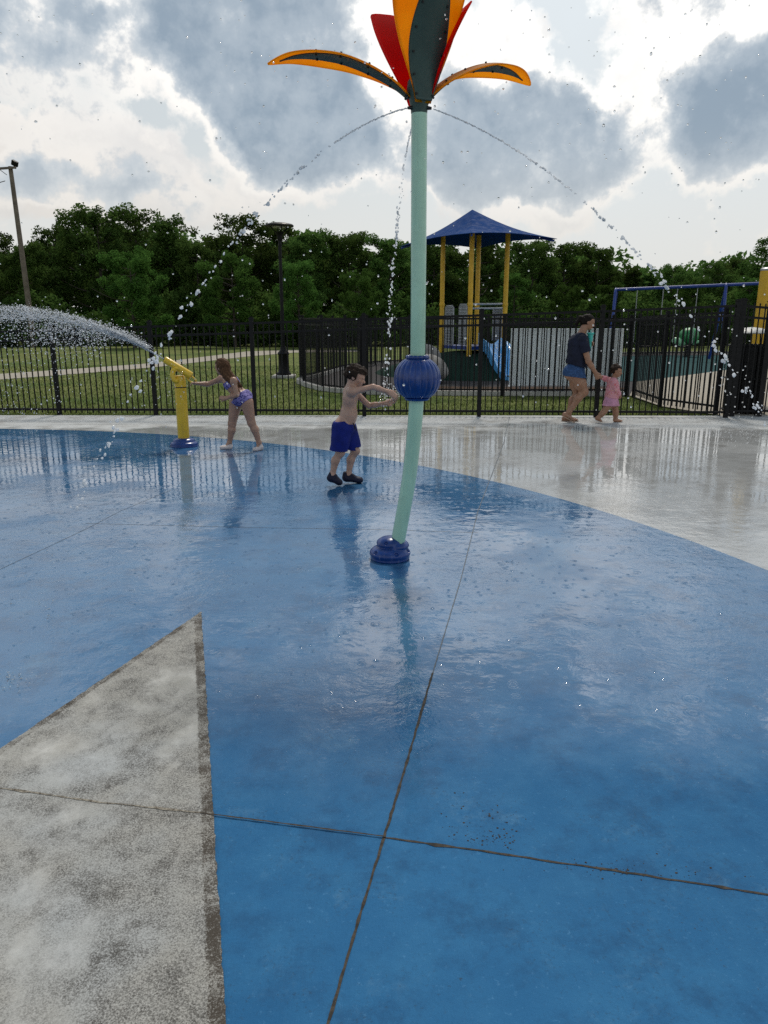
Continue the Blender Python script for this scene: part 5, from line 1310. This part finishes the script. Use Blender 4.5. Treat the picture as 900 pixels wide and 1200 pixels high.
b = np.c_[xx, yy, np.full(n, -.04)]; s = np.c_[np.cos(an)*ww, np.sin(an)*ww, np.zeros(n)]; tip = b+np.c_[lx, ly, hh]
V = np.stack([b-s, b+s, tip], 1).reshape(-1, 3)
tag(mesh_np('grass', V, np.arange(3*n).reshape(n, 3), M['blade']), 'mown green grass between and beyond the fences', 'grass', kind='stuff')

# ------------------------------------------------------------------ water: jets, spray, loose drops
t = mat('water_drop')
t.b.inputs['Base Color'].default_value = (1, 1, 1, 1); t.b.inputs['Roughness'].default_value = .02; t.b.inputs['IOR'].default_value = 1.33; t.b.inputs['Transmission Weight'].default_value = 1.0
M['water'] = t.m
t = mat('white_water')
t.b.inputs['Base Color'].default_value = (1, 1, 1, 1); t.b.inputs['Roughness'].default_value = .08; t.b.inputs['IOR'].default_value = 1.33; t.b.inputs['Transmission Weight'].default_value = 1.0
wd = t.new('ShaderNodeBsdfTranslucent', {'Color': (.97, .98, 1, 1)}); wd2 = t.new('ShaderNodeBsdfDiffuse', {'Color': (.93, .95, .97, 1)}); ma = t.new('ShaderNodeMixShader', {0: .3}); t.l.new(wd.outputs[0], ma.inputs[1]); t.l.new(wd2.outputs[0], ma.inputs[2])
mx = t.new('ShaderNodeMixShader', {0: .82}); t.l.new(t.b.outputs[0], mx.inputs[1]); t.l.new(ma.outputs[0], mx.inputs[2]); t.l.new(mx.outputs[0], t.o.inputs['Surface'])
M['white_water'] = t.m
import bmesh
def ico(sub):
    bm = bmesh.new(); bmesh.ops.create_icosphere(bm, subdivisions=sub, radius=1); V = np.array([v.co[:] for v in bm.verts]); Fq = np.array([[v.index for v in f.verts] for f in bm.faces]); bm.free(); return V, Fq
I1, I2 = ico(1), ico(2)
def drops(name, C, R, m, label, cat, kind=None, ic=I2, stretch=None, g=np.random.default_rng(3), group=None):
    C = np.asarray(C); R = np.asarray(R); n = len(C); bv, bf = ic
    sc = R[:, None]*g.uniform(.75, 1.25, (n, 3)); V = bv[None]*sc[:, None, :]
    V = V*(1+.16*np.sin(bv[None]@g.normal(size=(3, 1))[None]*3+g.uniform(0, 6, (n, 1, 1))))
    if stretch is not None:
        D_ = stretch/np.linalg.norm(stretch, axis=1)[:, None]; V = V+D_[:, None, :]*(V*D_[:, None, :]).sum(-1, keepdims=True)*g.uniform(.1, .7, (n, 1, 1))
    V = V+C[:, None, :]; Fq = (bf[None]+np.arange(n)[:, None, None]*len(bv)).reshape(-1, 3); o0 = C[0]
    o = mesh_np(name, V.reshape(-1, 3)-o0, Fq, m, None, True); o.location = o0
    return tag(o, label, cat, group, kind)
HB = B0+hub
def jet(v, t0, t1, label, off):
    v = np.array(v, float); g = np.random.default_rng(int(abs(v[0])*1000)); C = []; R = []; Sx = []
    st = HB+np.array(off); t_ = t0; lastp = None; ph = g.uniform(0, 6, 4)
    while t_ < t1:
        p = st+v*t_-np.array([0, 0, 4.905])*t_*t_; vel = v-np.array([0, 0, 9.81])*t_; sp_ = np.linalg.norm(vel); u = t_/t1
        jit = .0008+.020*u**1.8; clump = .5+.5*math.sin(t_*60+ph[0])*math.sin(t_*23+ph[1])
        k = 1 if u < .25 else g.poisson((.40+1.3*clump)*(1.0 if u < .70 else .75))
        for _ in range(k):
            r = (.0034+.0012*g.random()) if u < .25 else (.0034+.0066*g.random()**1.7*min(1, .35+u))
            C.append(p+g.normal(size=3)*jit); R.append(r); Sx.append(vel)
        t_ += (.0075 if u < .25 else .0155)/sp_
    return drops('water_jet', C, R, M['white_water'], label, 'water jet', 'stuff', I2, np.array(Sx), g, 'water jets falling from the flower')
jet((-3.146, -1.991, -1.125), .008, .56, 'thin arc of water falling from the flower towards the left', (-.05, -.02, -.04))
jet((-.3025, 3.592, .307), .01, .66, 'strand of water falling from behind the stem onto the hands of the boy', (0, .05, -.04))
jet((4.191, -1.277, -1.585), .008, .58, 'thin arc of water falling from the flower towards the right', (.05, -.02, -.04))
# spray from the cannon
mz = b0+C0; g = np.random.default_rng(9); C = []; R = []; Sx = []
for i in range(12500):
    kind_ = g.random(); core = kind_ < .50
    if core: s_ = g.uniform(.95, 1.02); t_ = g.random()**.75*.46
    elif kind_ < .88: s_ = 1-.55*g.random()**1.2; t_ = .06+g.random()**.9*.38
    else: s_ = g.uniform(.55, 1.0); t_ = .25+g.random()*.5
    st_ = g.integers(0, 6)
    v = np.array([-5.45*s_, .3+.25*g.normal()*(.4 if core else 1.0), 3.38*((.55+.45*s_) if not core else 1.0)])
    v[2] += (st_-3.2)*.085 if core else g.normal(0, .22)
    p = mz+v*t_*(1-(0 if core else .5*g.random()*t_))-np.array([0, 0, 4.905])*t_*t_+g.normal(size=3)*(.003+(.030 if core else .06)*t_)
    if p[2] < .02: continue
    C.append(p); R.append((.0032+.0016*g.random()) if t_ < .14 else .0018+.0054*g.random()**2.6); Sx.append(v-np.array([0, 0, 9.81])*t_)
for i in range(2400):                                       # solid start of the jet
    t_ = g.random()*.13; k_ = i % 6; v = np.array([-5.45, .3+.12*math.sin(k_*2.1), 3.38+(k_-3.2)*.085])+g.normal(size=3)*.012
    C.append(mz+v*t_-np.array([0, 0, 4.905])*t_*t_); R.append(.0046); Sx.append(v)
drops('water_spray', C, R, M['white_water'], 'wide white spray of water shooting left from the yellow cannon', 'water spray', 'stuff', I1, np.array(Sx), g)
# scattered drops in the air and bouncing off the wet floor
g = np.random.default_rng(21); C = []; R = []
for i in range(560):
    px = g.uniform(-10, 910); py = g.uniform(-10, 500); Y = g.uniform(2.6, 8.0)
    if px < 250 and g.random() < .55: continue
    p = at(px, py, Y)
    if p[2] < .05: continue
    C.append(p); R.append(g.uniform(.0022, .0052)*(.5+Y/7))
for i in range(150):
    p = gp(g.normal(862, 26), g.normal(504, 7)); C.append(p+[0, 0, abs(g.normal(0, .05))+.012]); R.append(g.uniform(.004, .008))
for i in range(90):
    p = at(g.normal(190, 25), g.normal(445, 25), 9.3); C.append(p); R.append(g.uniform(.004, .009))
for i in range(30):
    p = at(g.normal(856, 16), g.normal(455, 20), 6.5); C.append(p); R.append(g.uniform(.003, .007))
for i in range(70):
    p = J_b = at(g.normal(457, 6), g.normal(463, 7), 7.25); C.append(p); R.append(g.uniform(.003, .008))
for (cx, cy, n, sx, sy) in ((18, 800, 34, 16, 6), (50, 715, 14, 14, 16), (70, 640, 12, 14, 12), (120, 555, 20, 60, 25)):
    for i in range(n): p = gp(g.normal(cx, sx), g.normal(cy, sy)); C.append(p+[0, 0, abs(g.normal(0, .02))+.008]); R.append(g.uniform(.002, .0055))
drops('water_drops', C, R, M['water'], 'loose water drops scattered through the air and over the wet floor', 'water drops', 'stuff', I2, None, g)
